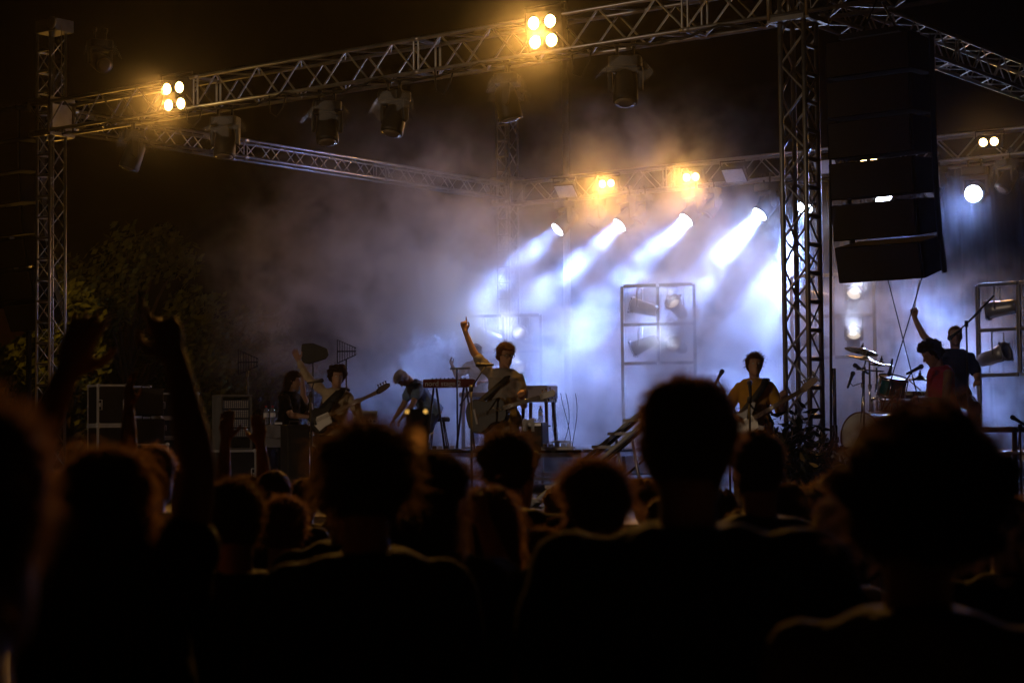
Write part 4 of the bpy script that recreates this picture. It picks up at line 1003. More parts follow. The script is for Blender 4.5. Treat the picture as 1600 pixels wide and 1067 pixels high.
def person(label, loc, rz, group=None, h=1.75, bend=0.0, side=0.0, twist=0.0, head=(0,0,0), armR=None, armL=None, handR='relax', handL='relax', thighs=None, shins=None,
           skin='skin', hairstyle='short', haircol='hair_dark', shirt='black', sleeve=.55, pants='navy', vox=.011, seed=0, build=1.0, hn=420, hvol=1.0, hwid=1.0, eyes=False, pelvis_z=None, hat=None, fold=.006, glasses=False, shoes='black', fem=False, collar=False, hs=1.0):
    rnd = random.Random(seed*77+5); k = h/1.75; t = thing('person', label, 'person', loc, rz, group)
    V = Vector; X, Y, Z = V((1,0,0)), V((0,1,0)), V((0,0,1))
    thighs = thighs or [V((.06,.03,-1)), V((-.06,.0,-1))]; shins = shins or [V((.01,-.04,-1)), V((-.01,-.05,-1))]
    thighs = [V(a).normalized() for a in thighs]; shins = [V(a).normalized() for a in shins]
    if pelvis_z is None:
        pelvis_z = max(-(thighs[i].z*.44+shins[i].z*.415)*k for i in (0,1))+.115*k
    Pv = V((0,0,pelvis_z)); U = Matrix.Rotation(twist,3,'Z')@Matrix.Rotation(side,3,'Y')@Matrix.Rotation(-bend,3,'X')
    def up(x,y,z): return Pv+U@V((x*k,y*k,z*k))
    bw = build; ux, uy = U@X, U@Y; sh_w = (.165 if fem else .188)*bw
    tor = [(-.1,.155,.1,0),(-.03,.172,.112,-.005),(.05,.162,.108,.0),(.14,.142*bw,.1*bw,.008),(.24,.15*bw,.108*bw,.008),(.34,.17*bw,.118*bw,.0),(.43,sh_w*.98,.108*bw,-.012),(.485,sh_w*.82,.082,-.015),(.525,.085,.065,-.012)]
    body = MB()
    ring(body, [(up(0,y,z), ux*a*k, uy*b*k) for z, a, b, y in tor], 20)
    nb = up(0,-.012,.5); Hq = U@Matrix.Rotation(head[0],3,'Z')@Matrix.Rotation(-head[1],3,'X')@Matrix.Rotation(head[2],3,'Y')
    jaw = up(0,.0,.6); hc = jaw+Hq@V((0,.012,.085))*k
    capsule(body, [nb, up(0,-.01,.555), hc+Hq@V((0,-.03,-.06))*k], [.062*k,.056*k,.058*k], 12)
    T = Matrix.Translation(hc)@Hq.to_4x4()@Matrix.Diagonal((k*hs,k*hs,k*hs,1)); nh = 22
    ring(body, [(T@V((0,(f+b)/2,z)), T.to_3x3()@V((w,0,0)), T.to_3x3()@V((0,(f-b)/2,0))) for z, w, f, b in HEAD], nh)
    capsule(body, [T@V((0,.084,.022)), T@V((0,.104,-.012)), T@V((0,.108,-.02))], [.009*k,.012*k,.014*k], 8)
    capsule(body, [T@V((-.018,.086,-.056)), T@V((0,.093,-.055)), T@V((.018,.086,-.056))], [.006*k,.009*k,.006*k], 8)
    capsule(body, [T@V((-.045,.078,.036)), T@V((0,.088,.034)), T@V((.045,.078,.036))], [.009*k,.009*k,.009*k], 8)
    ball(body, T@V((0,.072,-.104)), .022*k, .018*k, .018*k, T.to_3x3())
    for s in (-1,1): ball(body, T@V((s*.077,-.012,-.002)), .011*k, .022*k, .033*k, T.to_3x3()@Matrix.Rotation(s*.35,3,'Z'))
    slv = MB(); arms = []
    for s, arm, hp in ((1,armR,handR),(-1,armL,handL)):
        sp = up(s*sh_w*1.02,-.01,.445)
        if arm is None: arm = ((s*.18,.05,-1),(s*.05,.3,-1),None,None)
        du, df = V(arm[0]).normalized(), V(arm[1]).normalized(); dh = V(arm[2]).normalized() if arm[2] else df; pn = V(arm[3]) if arm[3] else V((-s,.2,0))
        if du.z > .2: sp = sp+V((-s*.02,0,.045*du.z))*k
        el = sp+du*.295*k; wr = el+df*.25*k; arms.append((sp,el,wr))
        ball(body, sp, .062*k*bw, .06*k*bw, .064*k*bw)
        capsule(body, [sp, sp+du*.12*k, el], [.054*k*bw,.05*k*bw,.041*k], 12); capsule(body, [el, el+df*.07*k, wr], [.041*k,.043*k*bw,.027*k], 12)
        hand(body, wr, dh, pn, CURL[hp], s, .9 if hp in ('fist','point','horns') else (.1 if hp in ('open','wave') else .5), k)
        if sleeve > 0:
            a1 = min(sleeve,1.0); e = sp+du*.295*k*a1
            ball(slv, sp-du*.0-X*s*.02*k, .076*k*bw, .078*k*bw, .074*k*bw)
            capsule(slv, [sp, sp+du*.1*k*a1, e], [.072*k*bw, .076*k*bw, .078*k*bw if a1 < 1 else .062*k*bw], 12)
            if sleeve > 1: capsule(slv, [el, el+df*.1*k, el+df*.25*k*(sleeve-1)], [.056*k*bw,.054*k*bw,.04*k*bw], 12)
    feet = []
    tr = MB()
    for i, s in ((0,1),(1,-1)):
        hp = Pv+V((s*.09*k,0,-.04*k)); kn = hp+thighs[i]*.44*k; an = kn+shins[i]*.40*k; feet.append(an)
        capsule(body, [hp, hp+thighs[i]*.2*k, kn], [.086*k,.078*k,.056*k], 12); capsule(body, [kn, kn+shins[i]*.12*k, an], [.055*k,.057*k,.036*k], 12)
        ff = V((thighs[i].x*.3+s*.12,1,0)).normalized()
        capsule(body, [an+V((0,0,-.03))*k, an+V((0,0,-.045))*k+ff*.09*k, an+V((0,0,-.05))*k+ff*.16*k], [.036*k,.032*k,.022*k], 10)
        capsule(tr, [hp, hp+thighs[i]*.2*k, kn], [.1*k,.092*k,.072*k], 12); capsule(tr, [kn, kn+shins[i]*.2*k, an+V((0,0,.02))], [.071*k,.066*k,.06*k], 12)
        sm = MB(); fm_ = Matrix.Rotation(math.atan2(-ff.x, ff.y),3,'Z')
        ring(sm, [(an+V((0,0,-.04*k))+fm_@V((0,y*k,z*k)), fm_@X*w*k, Z*hh*k) for y, w, hh, z in ((-.062,.022,.028,.0),(-.045,.036,.042,.0),(.0,.04,.048,.004),(.08,.046,.036,-.008),(.15,.044,.028,-.014),(.19,.026,.02,-.018))], 14)
        sm.build('shoe', M['white'] if shoes == 'white' else M['rubber'], t)
    skin_mesh(body, 'body', M[skin], t, vox, 2)
    g = [(z,a+.02+.022*max(0,min(1,(.42-z)/.3)),b+.02+.022*max(0,min(1,(.42-z)/.3)),y) for z, a, b, y in tor if z > -.08]
    g[0] = (-.06, g[0][1]+.008, g[0][2]+.008, 0)
    sh = MB(); ring(sh, [(up(0,y,z), ux*a*k, uy*b*k) for z, a, b, y in g[:-2]]+[(up(0,-.014,.44), ux*(sh_w*1.13)*k, uy*.135*k), (up(0,-.014,.488), ux*sh_w*1.0*k, uy*.114*k), (up(0,-.013,.515), ux*.155*k, uy*.104*k), (up(0,-.012,.54), ux*.1*k, uy*.085*k)], 20)
    if slv.v: sh.add(slv.v, slv.f)
    skin_mesh(sh, 'shirt' if sleeve > 0 else 'vest_top', CLO[shirt], t, vox*1.15, 3, fold)
    ring(tr, [(up(0,0,z) if z > -.02 else Pv+V((0,0,z*k)), (ux if z > -.02 else X)*a*k, (uy if z > -.02 else Y)*b*k) for z, a, b in ((-.12,.15,.1),(-.06,.182,.122),(.0,.184,.126),(.05,.172,.12))], 18)
    skin_mesh(tr, 'trousers', CLO[pants], t, vox*1.3, 3, fold)
    if eyes:
        for s in (-1,1):
            e = MB(); ball(e, T@V((s*.031,.081,.012)), .0125*k, .009*k, .0095*k, T.to_3x3(), 8); e.build('eye', M['eye'], t)
    if glasses:
        gm = MB(); gg = lambda x, y, z: T@V((x,y,z))
        for s in (-1,1):
            gm.tube([gg(s*.034+.025*math.cos(a*.628), .103, .012+.021*math.sin(a*.628)) for a in range(11)], .0028, 5, False); gm.tube([gg(s*.06,.1,.016), gg(s*.08,.03,.014), gg(s*.08,-.02,.01)], .0028, 5)
        gm.tube([gg(-.01,.106,.016), gg(.01,.106,.016)], .0028, 5); gm.build('glasses', M['black'], t)
    if collar:
        cm_ = MB(); rg = []
        for i in range(5):
            z, a, b = ((.497,.088,.082),(.53,.078,.078),(.548,.08,.082),(.535,.094,.098),(.51,.108,.11))[i]; rg.append((up(0,-.006,z), ux*a*k, uy*b*k))
        base = len(cm_.v); n_ = 22
        for c_, a_, b2 in rg:
            for q in range(n_):
                an = math.pi/2+.28+(2*math.pi-.56)*q/(n_-1); cm_.v.append(tuple(c_+a_*math.cos(an)+b2*math.sin(an)))
        for i in range(4):
            for q in range(n_-1): cm_.f.append((base+i*n_+q, base+i*n_+q+1, base+(i+1)*n_+q+1, base+(i+1)*n_+q)); cm_.sm.append(True)
        cm_.build('collar', CLO[shirt], t)
    if hairstyle: hair(hairstyle, T, M[haircol], t, rnd, hn, hvol, hwid)
    if hat:
        hm = MB(); rg = []
        for i in range(7):
            z = .02+.125*i/6; q = math.sqrt(max(0,1-((z-.02)/.135)**2)); rg.append((T@V((0,-.008,z)), T.to_3x3()@V((.088*q+.006,0,0)), T.to_3x3()@V((0,.112*q+.006,0))))
        ring(hm, rg, 20); hm.prism([(-.075,.06),(.075,.06),(.06,.16),(.03,.185),(-.03,.185),(-.06,.16)], .012, T@Matrix.Translation((0,0,.035))@Matrix.Rotation(-.15,4,'X')); hm.build('cap', CLO[hat], t)
    t['_a'] = 0; del t['_a']
    return t, dict(hand=[a[2] for a in arms], el=[a[1] for a in arms], sh=[a[0] for a in arms], T=T, U=U, P=Pv, k=k, up=up)
def to_world(t, v): return Matrix.Translation(t.location)@Matrix.Rotation(t.rotation_euler.z,4,'Z')@Vector(v)
def facing(p, turn=0.0):
    'heading so that local +Y looks to the camera, then turned by degrees (positive: towards the right of the picture)'
    d = CAM-Vector(p); return math.atan2(d.y, d.x)-math.pi/2+R(turn)

# guitars
def guitar(c, neck, normal, label, kind, bodycol, group='guitars', L=1.0, cat='guitar'):
    x = Vector(neck).normalized(); n = Vector(normal); n = (n-x*n.dot(x)).normalized(); y = n.cross(x)
    A = Matrix(((x.x,y.x,n.x,c[0]),(x.y,y.y,n.y,c[1]),(x.z,y.z,n.z,c[2]),(0,0,0,1)))
    t = thing('guitar' if kind != 'bass' else 'bass_guitar', label, cat, c, 0, group); A0 = Matrix.Translation(-Vector(c))@A
    if kind == 'acoustic':
        half = [(-.25,0),(-.245,.09),(-.2,.165),(-.12,.195),(-.04,.17),(.02,.13),(.07,.125),(.13,.14),(.19,.13),(.225,.075),(.235,0)]; th = .1; nl, nw = .43, .026
    else:
        half = [(-.19,0),(-.19,.08),(-.15,.145),(-.07,.16),(-.0,.125),(.06,.125),(.15,.165),(.19,.13),(.14,.075),(.1,.045),(.1,0)]; th = .045; nl, nw = (.55 if kind == 'electric' else .68), .024
    up_ = half; dn = [(a-.03 if (kind != 'acoustic' and a > .1) else a, -b) for a, b in reversed(half[1:-1])]
    MB().prism(up_+dn, th, A0).build('body', M[bodycol], t, bevel=.012)
    x0 = .09 if kind != 'acoustic' else .2
    nk = MB(); nk.prism([(x0,-nw),(x0+nl,-nw*.8),(x0+nl,nw*.8),(x0,nw)], .022, A0@Matrix.Translation((0,0,th/2+.002))); nk.build('neck', M['darkwood'] if kind == 'acoustic' else M['wood'], t, bevel=.004)
    e = x0+nl; hp = MB()
    if kind == 'acoustic': hp.prism([(e,-.024),(e+.03,-.034),(e+.17,-.038),(e+.185,0),(e+.17,.038),(e+.03,.034),(e,.024)], .018, A0@Matrix.Translation((0,0,th/2-.004)))
    else: hp.prism([(e,-.022),(e+.03,-.03),(e+.13,-.016),(e+.19,.0),(e+.2,.035),(e+.16,.055),(e+.05,.05),(e,.022)], .016, A0@Matrix.Translation((0,0,th/2-.004)))
    hs = hp.build('headstock', M['darkwood'] if kind != 'electric' else M['wood'], t, bevel=.003)
    for k in range(6 if kind != 'bass' else 4):
        s = (1 if k % 2 else -1) if kind == 'acoustic' else 1; xx = e+.045+(.045*(k//2) if kind == 'acoustic' else .026*k*(1 if kind != 'bass' else 1.4))
        p = MB(); p.lathe([(.006,0),(.006,.018),(.011,.02),(.011,.034),(.004,.036)], A0@Vector((xx, s*(.036 if kind == 'acoustic' else .05), th/2-.006)), (A0.to_3x3()@Vector((0,s,0))), 8)
        o = p.build('tuning_peg', M['chrome'], hs)
    st_ = MB()
    for k in range(6 if kind != 'bass' else 4):
        yy = (k-(2.5 if kind != 'bass' else 1.5))*.0075*(1 if kind != 'bass' else 1.4); st_.tube([A0@Vector((-.12,yy,th/2+.02)), A0@Vector((e+.04,yy*.8,th/2+.018))], .0012, 4)
    st_.build('strings', M['chrome'], t)
    if kind == 'acoustic':
        MB().lathe([(.05,0),(.048,.002)], A0@Vector((.06,0,th/2+.001)), A0.to_3x3()@Vector((0,0,1)), 20).build('sound_hole', M['black'], t)
        MB().prism([(-.145,-.08),(-.12,-.085),(-.12,.085),(-.145,.08)], .014, A0@Matrix.Translation((0,0,th/2+.005))).build('bridge', M['darkwood'], t)
    else:
        MB().prism([(-.13,-.045),(-.1,-.045),(-.1,.045),(-.13,.045)], .016, A0@Matrix.Translation((0,0,th/2+.007))).build('bridge', M['chrome'], t)
        for q in (-.05,.03): MB().prism([(q,-.04),(q+.03,-.04),(q+.03,.04),(q,.04)], .014, A0@Matrix.Translation((0,0,th/2+.006))).build('pickup', M['ivory'], t)
        pg = MB(); pg.prism([(-.14,-.04),(-.1,-.13),(-.02,-.11),(.09,-.1),(.11,-.03),(.08,.04),(-.08,.045)], .005, A0@Matrix.Translation((0,0,th/2+.0045))); pg.build('pickguard', M['ivory' if bodycol != 'white' else 'black'], t)
    return t, A, e
def strap(t, pts, w=.03, matl='black'):
    'flat strap: part of the guitar t, world points with outward normals'
    mb = MB(); c = Vector(t.location)
    for i, (p, nrm) in enumerate(pts):
        p, nrm = Vector(p), Vector(nrm).normalized(); d = Vector(pts[min(i+1,len(pts)-1)][0])-Vector(pts[max(i-1,0)][0]); s = d.cross(nrm).normalized()*w
        for o in (-1,1):
            for q in (0,.006): mb.v.append(tuple(p+s*o+nrm*q-c))
    for i in range(len(pts)-1):
        a = i*4; b = a+4
        for f in ((a,a+2,b+2,b),(a+1,b+1,b+3,a+3),(a,b,b+1,a+1),(a+2,a+3,b+3,b+2)): mb.f.append(f); mb.sm.append(True)
    mb.build('strap', M[matl], t)
# ================================================================== the band
G_B = 'musicians on the stage'
V = Vector
# singer: beige shirt, right arm up with a pointing finger, acoustic guitar
p = at(786, 20.7, DECK); rz = facing(p, -12)
S, I = person('singer in a beige shirt with glasses, arm raised and one finger pointing up', p, rz, G_B, h=1.8, twist=R(4), side=R(-3), head=(R(34),R(8),R(3)),
    armR=((.62,.12,.80),(.36,.1,.93),(.14,.05,1),(-.5,.9,0)), handR='point', armL=((-.2,.16,-.96),(-.1,.95,.30),(-.15,1,.25),(.3,0,1)), handL='grip', build=.84, sleeve=.7, shirt='beige', pants='beige', collar=True, fold=.008,
    hairstyle='messy', haircol='hair_fair', vox=.0085, seed=1, hn=700, eyes=True, glasses=True)
qm = Matrix.Rotation(rz,3,'Z')
gc = p+qm@V((.1,.24,1.06*1.0)); gt, A, e = guitar(gc, qm@V((-.94,.14,.26)), qm@V((.12,1,.12)), 'dark acoustic guitar hanging before the singer in beige', 'acoustic', 'gloss_black')
strap(gt, [(to_world(S,v),qm@V(n)) for v, n in (((.33,.2,1.08),(.2,1,.2)),((.2,.16,1.2),(.1,1,.1)),((.06,.15,1.32),(0,1,.1)),((-.06,.135,1.42),(0,1,.3)),((-.1,.06,1.5),(0,.4,1)),((-.1,-.06,1.5),(0,-.5,1)),((-.04,-.14,1.35),(0,-1,0)),((.1,-.16,1.15),(.2,-1,0)),((.26,-.05,1.02),(1,-.4,0)),((.34,.14,1.02),(.8,.4,0)))], .032)
# bassist: cream shirt, curly dark hair, arm raised to the left
p = at(522, 22.8, DECK); rz = facing(p, -14); qm = Matrix.Rotation(rz,3,'Z')
S, I = person('bassist in a cream shirt with dark curls, long sleeved arm flung up', p, rz, G_B, h=1.64, build=.86, side=R(-5), bend=R(4), head=(R(26),R(-4),0),
    armR=((.7,.1,.6),(.46,.12,.9),(.4,.0,.95),(-.3,.9,.1)), handR='wave', armL=((-.5,.1,-.85),(-.1,.8,.55),(-.1,.9,.3),(.3,0,1)), handL='grip', sleeve=1.95, collar=True, shirt='cream', pants='black',
    hairstyle='curly', haircol='hair_dark', vox=.0085, seed=2, hn=900, hvol=1.5, hwid=1.4, fold=.007, eyes=True, thighs=[(.16,.05,-1),(-.16,.03,-1)])
gc = p+qm@V((.06,.22,1.05)); gt, A, e = guitar(gc, qm@V((-.86,.22,.36)), qm@V((.2,1,.1)), 'dark bass guitar with a long neck rising to the right, held by the bassist', 'bass', 'gloss_black', cat='bass guitar')
strap(gt, [(to_world(S,v),qm@V(n)) for v, n in (((.24,.2,1.000),(.2,1,.2)),((.14,.16,1.100),(.1,1,.1)),((0,.155,1.240),(0,1,.1)),((-.1,.135,1.340),(0,1,.3)),((-.13,.06,1.410),(0,.4,1)),((-.13,-.08,1.400),(0,-.5,1)),((-.04,-.15,1.240),(0,-1,0)),((.1,-.16,1.040),(.2,-1,0)),((.24,-.05,0.940),(1,-.4,0)),((.28,.14,0.940),(.8,.4,0)))], .055)
# long haired player behind the organ desk, seen in profile
p = at(448, 24.9, DECK); person('long haired player in a black shirt, profile turned right behind the organ desk', p, facing(p, 62), G_B, h=1.66, bend=R(8), head=(R(14),R(2),0), armR=((.2,.5,-.8),(-.2,.9,-.1),None,(0,0,-1)), armL=((-.2,.5,-.8),(.1,.9,-.1),None,(0,0,-1)), sleeve=.6, shirt='black', pants='black', hairstyle='bob', haircol='hair_dark', vox=.0095, seed=3, hn=500)
# person in white crouching behind the bassist, one bare arm up
p = at(492, 25.8, DECK); person('crouching helper in a bright white shirt with a bare arm up, behind the bassist', p, facing(p, 25), G_B, h=1.68, bend=R(34), pelvis_z=.72, thighs=[(.2,.8,-.6),(-.2,.75,-.65)], shins=[(.0,-.45,-.9),(0,-.45,-.9)], head=(0,R(22),0), armR=((.42,.1,.9),(.1,.05,1),None,(-.3,.9,0)), handR='relax', armL=((-.2,.7,-.7),(.1,.9,-.3),None,(0,0,-1)), sleeve=.45, shirt='white', pants='black', hairstyle='short', haircol='hair_dark', vox=.0095, seed=4)
# bowed keyboard player
p = at(676, 28.3, RISER); person('keyboard player in a blue shirt with bright hair, bowed low towards the left', p, facing(p, -70), G_B, h=1.74, bend=R(40), pelvis_z=.6, thighs=[(.1,.75,-.55),(-.1,.45,-.8)], shins=[(0,-.1,-1),(0,-.35,-1)], head=(0,R(34),0), armR=((.1,.35,-.9),(0,.6,-.8),None,(0,0,-1)), armL=((-.15,.4,-.9),(0,.6,-.7),None,(0,0,-1)), sleeve=.5, shirt='blue', pants='jeans', hairstyle='messy', haircol='hair_grey', vox=.0095, seed=5, shoes='white', hn=600)
st = thing('stool', 'black round stool under the bowed keyboard player', 'stool', at(686, 28.4, RISER)); MB().lathe([(.16,0),(.17,.02),(.17,.05),(.15,.07)], (0,0,.43), (0,0,1), 20).build('seat', M['rubber'], st)
for k in range(4): MB().tube([(.1*math.cos(k*1.57),.1*math.sin(k*1.57),.43),(.2*math.cos(k*1.57),.2*math.sin(k*1.57),0)], .012, 6).build('leg', M['chrome'], st)
# player in the smoke behind the singer
p = at(752, 30.6, RISER); person('pale figure in the smoke behind the singer, playing at the board table', p, facing(p, -25), G_B, h=1.68, bend=R(12), head=(R(-10),R(16),0), armR=((.35,.5,-.6),(.1,.55,.75),None,(-1,0,0)), armL=((-.2,.4,-.8),(.1,.9,-.1),None,(0,0,-1)), sleeve=.5, shirt='white', pants='jeans', hairstyle='messy', haircol='hair_brown', vox=.0095, seed=6, shoes='white')
# guitarist in yellow at the right
p = at(1182, 18.95, DECK); rz = facing(p, -4); qm = Matrix.Rotation(rz,3,'Z')
S, I = person('guitarist in a mustard yellow shirt singing just left of the latticed tower', p, rz, G_B, h=1.6, build=.86, thighs=[(.2,.1,-1),(-.2,.05,-1)], head=(R(16),R(-6),R(-2)), armR=((.5,.1,-.85),(-.35,.85,-.2),(-.5,.8,-.3),(0,-.3,-1)), handR='pinch', armL=((-.42,.15,-.88),(-.12,.85,.5),None,(.3,0,1)), handL='grip', sleeve=.9, collar=True, shirt='yellow', pants='brown', hairstyle='messy', haircol='hair_brown', vox=.0085, seed=7, hn=800, eyes=True, fold=.008)
gc = p+qm@V((.06,.22,.93)); gt, A, e = guitar(gc, qm@V((-.82,.2,.46)), qm@V((.2,1,.1)), 'dark electric guitar held by the guitarist in yellow', 'electric', 'darkwood')
strap(gt, [(to_world(S,v),qm@V(n)) for v, n in (((.2,.2,0.925),(.2,1,.2)),((.1,.16,1.045),(.1,1,.1)),((-.02,.155,1.185),(0,1,.1)),((-.1,.135,1.295),(0,1,.3)),((-.12,.06,1.370),(0,.4,1)),((-.12,-.07,1.365),(0,-.5,1)),((-.04,-.14,1.225),(0,-1,0)),((.1,-.16,1.025),(.2,-1,0)),((.22,-.05,0.885),(1,-.4,0)),((.24,.14,0.885),(.8,.4,0)))], .034)
# percussionist in a maroon vest, profile to the left
p = at(1482, 19.9, DECK); S, I = person('percussionist in a maroon sleeveless top with curly hair, profile turned to the left', p, facing(p, -62), G_B, h=1.76, build=.9, bend=R(10), head=(R(-4),R(20),0), armR=((.1,.12,-1),(-.1,.95,.1),None,(0,0,-1)), handR='relax', armL=((-.15,.2,-1),(.1,.95,.15),None,(0,0,-1)), handL='grip', sleeve=0, shirt='maroon', pants='black', hairstyle='curly', haircol='hair_dark', vox=.0085, seed=8, hn=900, hvol=1.35, hwid=1.3, skin='skin_tan')
sk_ = MB(); a = to_world(S, I['hand'][1]); sk_.tube([a-CR*.02+CU*.09, pt(1418,592,19.9)], [.009,.006], 6); tag(sk_.build('drumstick', M['wood']), 'pale drumstick held level by the percussionist', 'drumstick')
# drummer, arm high with stick
p = at(1492, 21.6, RISER); S, I = person('drummer in a dark t-shirt, mouth open, right arm straight up holding a stick', p, facing(p, -8), G_B, h=1.7, build=.9, side=R(-3), bend=R(2), pelvis_z=.64, thighs=[(.45,.85,-.25),(-.45,.85,-.25)], shins=[(0,.05,-1),(0,.05,-1)], head=(R(14),R(-14),0), armR=((.62,.12,.66),(.42,.08,.9),(.12,0,1),(-.4,.9,0)), handR='fist', armL=((-.35,.3,-.9),(-.1,.95,-.1),None,(0,0,-1)), handL='fist', sleeve=.6, shirt='navy', pants='black', hairstyle='crop', haircol='hair_brown', vox=.0085, seed=9, hn=500, eyes=True)
sk_ = MB(); a = to_world(S, I['hand'][0])+CU*.07; sk_.tube([a-CU*.06-CR*.01, a+CU*.36+CR*.07], [.009,.006], 6); tag(sk_.build('drumstick', M['wood']), 'drumstick raised high in the fist of the drummer', 'drumstick')
st = thing('drum_stool', 'round black drum stool under the drummer', 'stool', at(1478, 21.65, RISER)); MB().lathe([(.17,0),(.18,.03),(.16,.08)], (0,0,.5), (0,0,1), 20).build('seat', M['rubber'], st)
MB().tube([(0,0,.1),(0,0,.5)], .02, 8).build('pole', M['chrome'], st)
for k in range(3): MB().tube([(0,0,.25),(.26*math.cos(k*2.1),.26*math.sin(k*2.1),.01)], .012, 6).build('leg', M['chrome'], st)
# ================================================================== the crowd
G_C = 'concert goers in the crowd'
def away(p, turn=0.0): return facing(p, turn)+math.pi
def fan(px, d, top, label, turn=0, **kw):
    'someone seen from behind: head at column px, d metres from the lens, crown at row top'
    z = pt(px, top, d).z; hv = kw.pop('hairh', .05); p = at(px, d, 0); kw.setdefault('vox', .012 if d < 6 else .014); kw.setdefault('sleeve', .6); rh = random.Random(int(px)*13+7); kw.setdefault('head', (rh.uniform(-.5,.5), rh.uniform(-.12,.2), rh.uniform(-.14,.14))); kw['hn'] = int(kw.get('hn', 500)*2.6)
    S, I = person(label, p, away(p, turn), G_C, h=max(1.2, (z-hv)*1.0), **kw)
    return S, I
UPR = lambda x=.1, y=.2, z=1: (x, y, z)
fan(-95, 1.62, 588, 'blurred spectator cut by the left frame edge, the largest head at the left', turn=-10, hairstyle='short', shirt='brown', seed=21, hn=1500, vox=.01, haircol='hair_brown')
fan(168, 3.95, 697, 'long haired spectator at the left raising both arms, the right one bare and high', turn=-6, hairstyle='long', shirt='black', seed=22, hn=1400, haircol='hair_brown', vox=.008, sleeve=.4, armR=((.16,.1,.95),(-.2,.0,.97),(-.3,.0,.95),(-.6,.8,0)), handR='point', armL=((-.15,.3,.92),(.35,.15,.95),None,(0,1,0)), handL='open', fem=True)
fan(368, 5.2, 742, 'spectator with amber lit ears right of the raised bare arm', turn=-8, hairstyle='short', shirt='black', seed=23, hn=900, skin='skin_tan')
fan(577, 4.35, 668, 'broad dark haired spectator left of the glowing phone', turn=6, hairstyle='messy', shirt='black', seed=24, hn=1600, hvol=1.2)
S5, I5 = fan(672, 5.2, 702, 'long haired spectator lifting a phone towards the keyboard player', turn=-4, hairstyle='long', shirt='black', seed=25, hn=1000, fem=True, armR=((.15,.75,-.1),(-.3,.55,.8),None,(0,1,0)), handR='grip', armL=((-.15,.75,-.1),(.25,.6,.8),None,(0,1,0)), handL='grip')
fan(797, 7.1, 676, 'spectator with full dark hair directly below the acoustic guitar, elbow out', turn=5, hairstyle='messy', shirt='black', seed=26, hn=700, hvol=1.25, armR=((.85,.25,-.4),(-.5,.2,.95),None,(-1,0,0)), handR='relax')
fan(948, 5.4, 720, 'round headed spectator with fuzzy hair below the access stair', turn=-6, hairstyle='messy', shirt='black', seed=27, hn=1500, hvol=1.0, haircol='hair_brown')
fan(1092, 3.75, 584, 'tall short haired man standing highest in the middle of the crowd', turn=-4, hairstyle='short', shirt='black', seed=28, hn=1500, build=1.2, hs=1.06, haircol='hair_brown')
fan(1197, 6.1, 667, 'spectator just right of the tall man, below the yellow shirted guitarist', turn=10, hairstyle='short', shirt='black', seed=29, hn=600)
fan(1462, 3.0, 652, 'spectator with a huge cloud of curly hair in front of the drum kit', turn=4, hairstyle='afro', shirt='beige', seed=30, hn=3200, hvol=1.05, hwid=1.1, hairh=.075, haircol='hair_dark', sleeve=.7)
fan(443, 6.3, 770, 'small fair haired spectator with a lit crown at the lower left of the broad one', turn=-12, hairstyle='short', shirt='grey', seed=31, hn=700, haircol='hair_fair')
fan(240, 7.5, 690, 'spectator in right profile seen past the raised bare arm', turn=-58, hairstyle='short', shirt='black', seed=32, hn=700, haircol='hair_brown', armL=((-.45,.25,.8),(-.15,.1,1),None,(0,1,0)), handL='wave')
fan(283, 10.5, 727, 'distant curly red haired spectator left of the raised bare arm', turn=-20, hairstyle='curly', shirt='black', seed=33, haircol='hair_fair')
fan(437, 8.6, 727, 'short haired spectator with lit ears, reaching an arm to the right', turn=-2, hairstyle='crop', shirt='black', seed=34, armL=((-.5,.5,.2),(.8,.3,.75),(.8,.2,.5),(0,0,1)), handL='relax', hn=400)
fan(770, 5.7, 757, 'spectator with a lit amber outline right under the singer', turn=-8, hairstyle='bob', shirt='black', seed=35, hn=900, haircol='hair_brown', fem=True)
fan(857, 6.4, 816, 'short spectator with a glowing rim of fair hair below the stair foot', turn=-10, hairstyle='short', shirt='black', seed=36, hn=800, haircol='hair_fair')
fan(1278, 8.0, 760, 'dim spectator below the plants of the latticed tower', turn=15, hairstyle='messy', shirt='black', seed=37)
fan(1016, 9.5, 747, 'small distant spectator between the stair and the tall man', turn=0, hairstyle='curly', shirt='brown', seed=38, haircol='hair_brown')
fan(878, 10.5, 757, 'distant curly spectator at the bottom of the access stair', turn=-10, hairstyle='curly', shirt='black', seed=39, haircol='hair_fair')
fan(708, 9.6, 734, 'distant spectator in a white cap below the keyboard', turn=-30, hairstyle='short', shirt='black', seed=40, hat='white', armR=((.4,.3,.2),(.15,.2,1),None,(0,1,0)), handR='relax')
fan(766, 6.9, 786, 'low spectator pointing one finger up beside the mic stand', turn=-6, hairstyle='short', shirt='black', seed=41, armL=((-.3,.35,.35),(.05,.15,1),(-.1,.05,1),(0,1,0)), handL='point')
fan(92, 9.0, 733, 'distant spectator left with one finger lifted near the tower foot', turn=-10, hairstyle='short', shirt='black', seed=42, haircol='hair_fair', armR=((.2,.4,.2),(.2,.2,1),None,(0,1,0)), handR='point')
fan(1588, 5.8, 766, 'spectator cut by the right frame edge', turn=8, hairstyle='short', shirt='black', seed=43, haircol='hair_brown')
fan(385, 8.8, 738, 'hidden spectator lifting both open hands before the dotted rack', turn=-5, hairstyle='short', shirt='black', seed=44, armL=((.12,.3,.85),(.06,.05,1),None,(0,1,0)), handL='open', armR=((-.22,.35,.75),(-.1,.05,1),None,(0,1,0)), handR='open', vox=.009)
fan(478, 9.8, 742, 'distant spectator with a small amber lit hand beside the broad one', turn=-5, hairstyle='short', shirt='black', seed=45, armR=((.1,.4,.4),(.12,.2,1),None,(0,1,0)), handR='pinch')
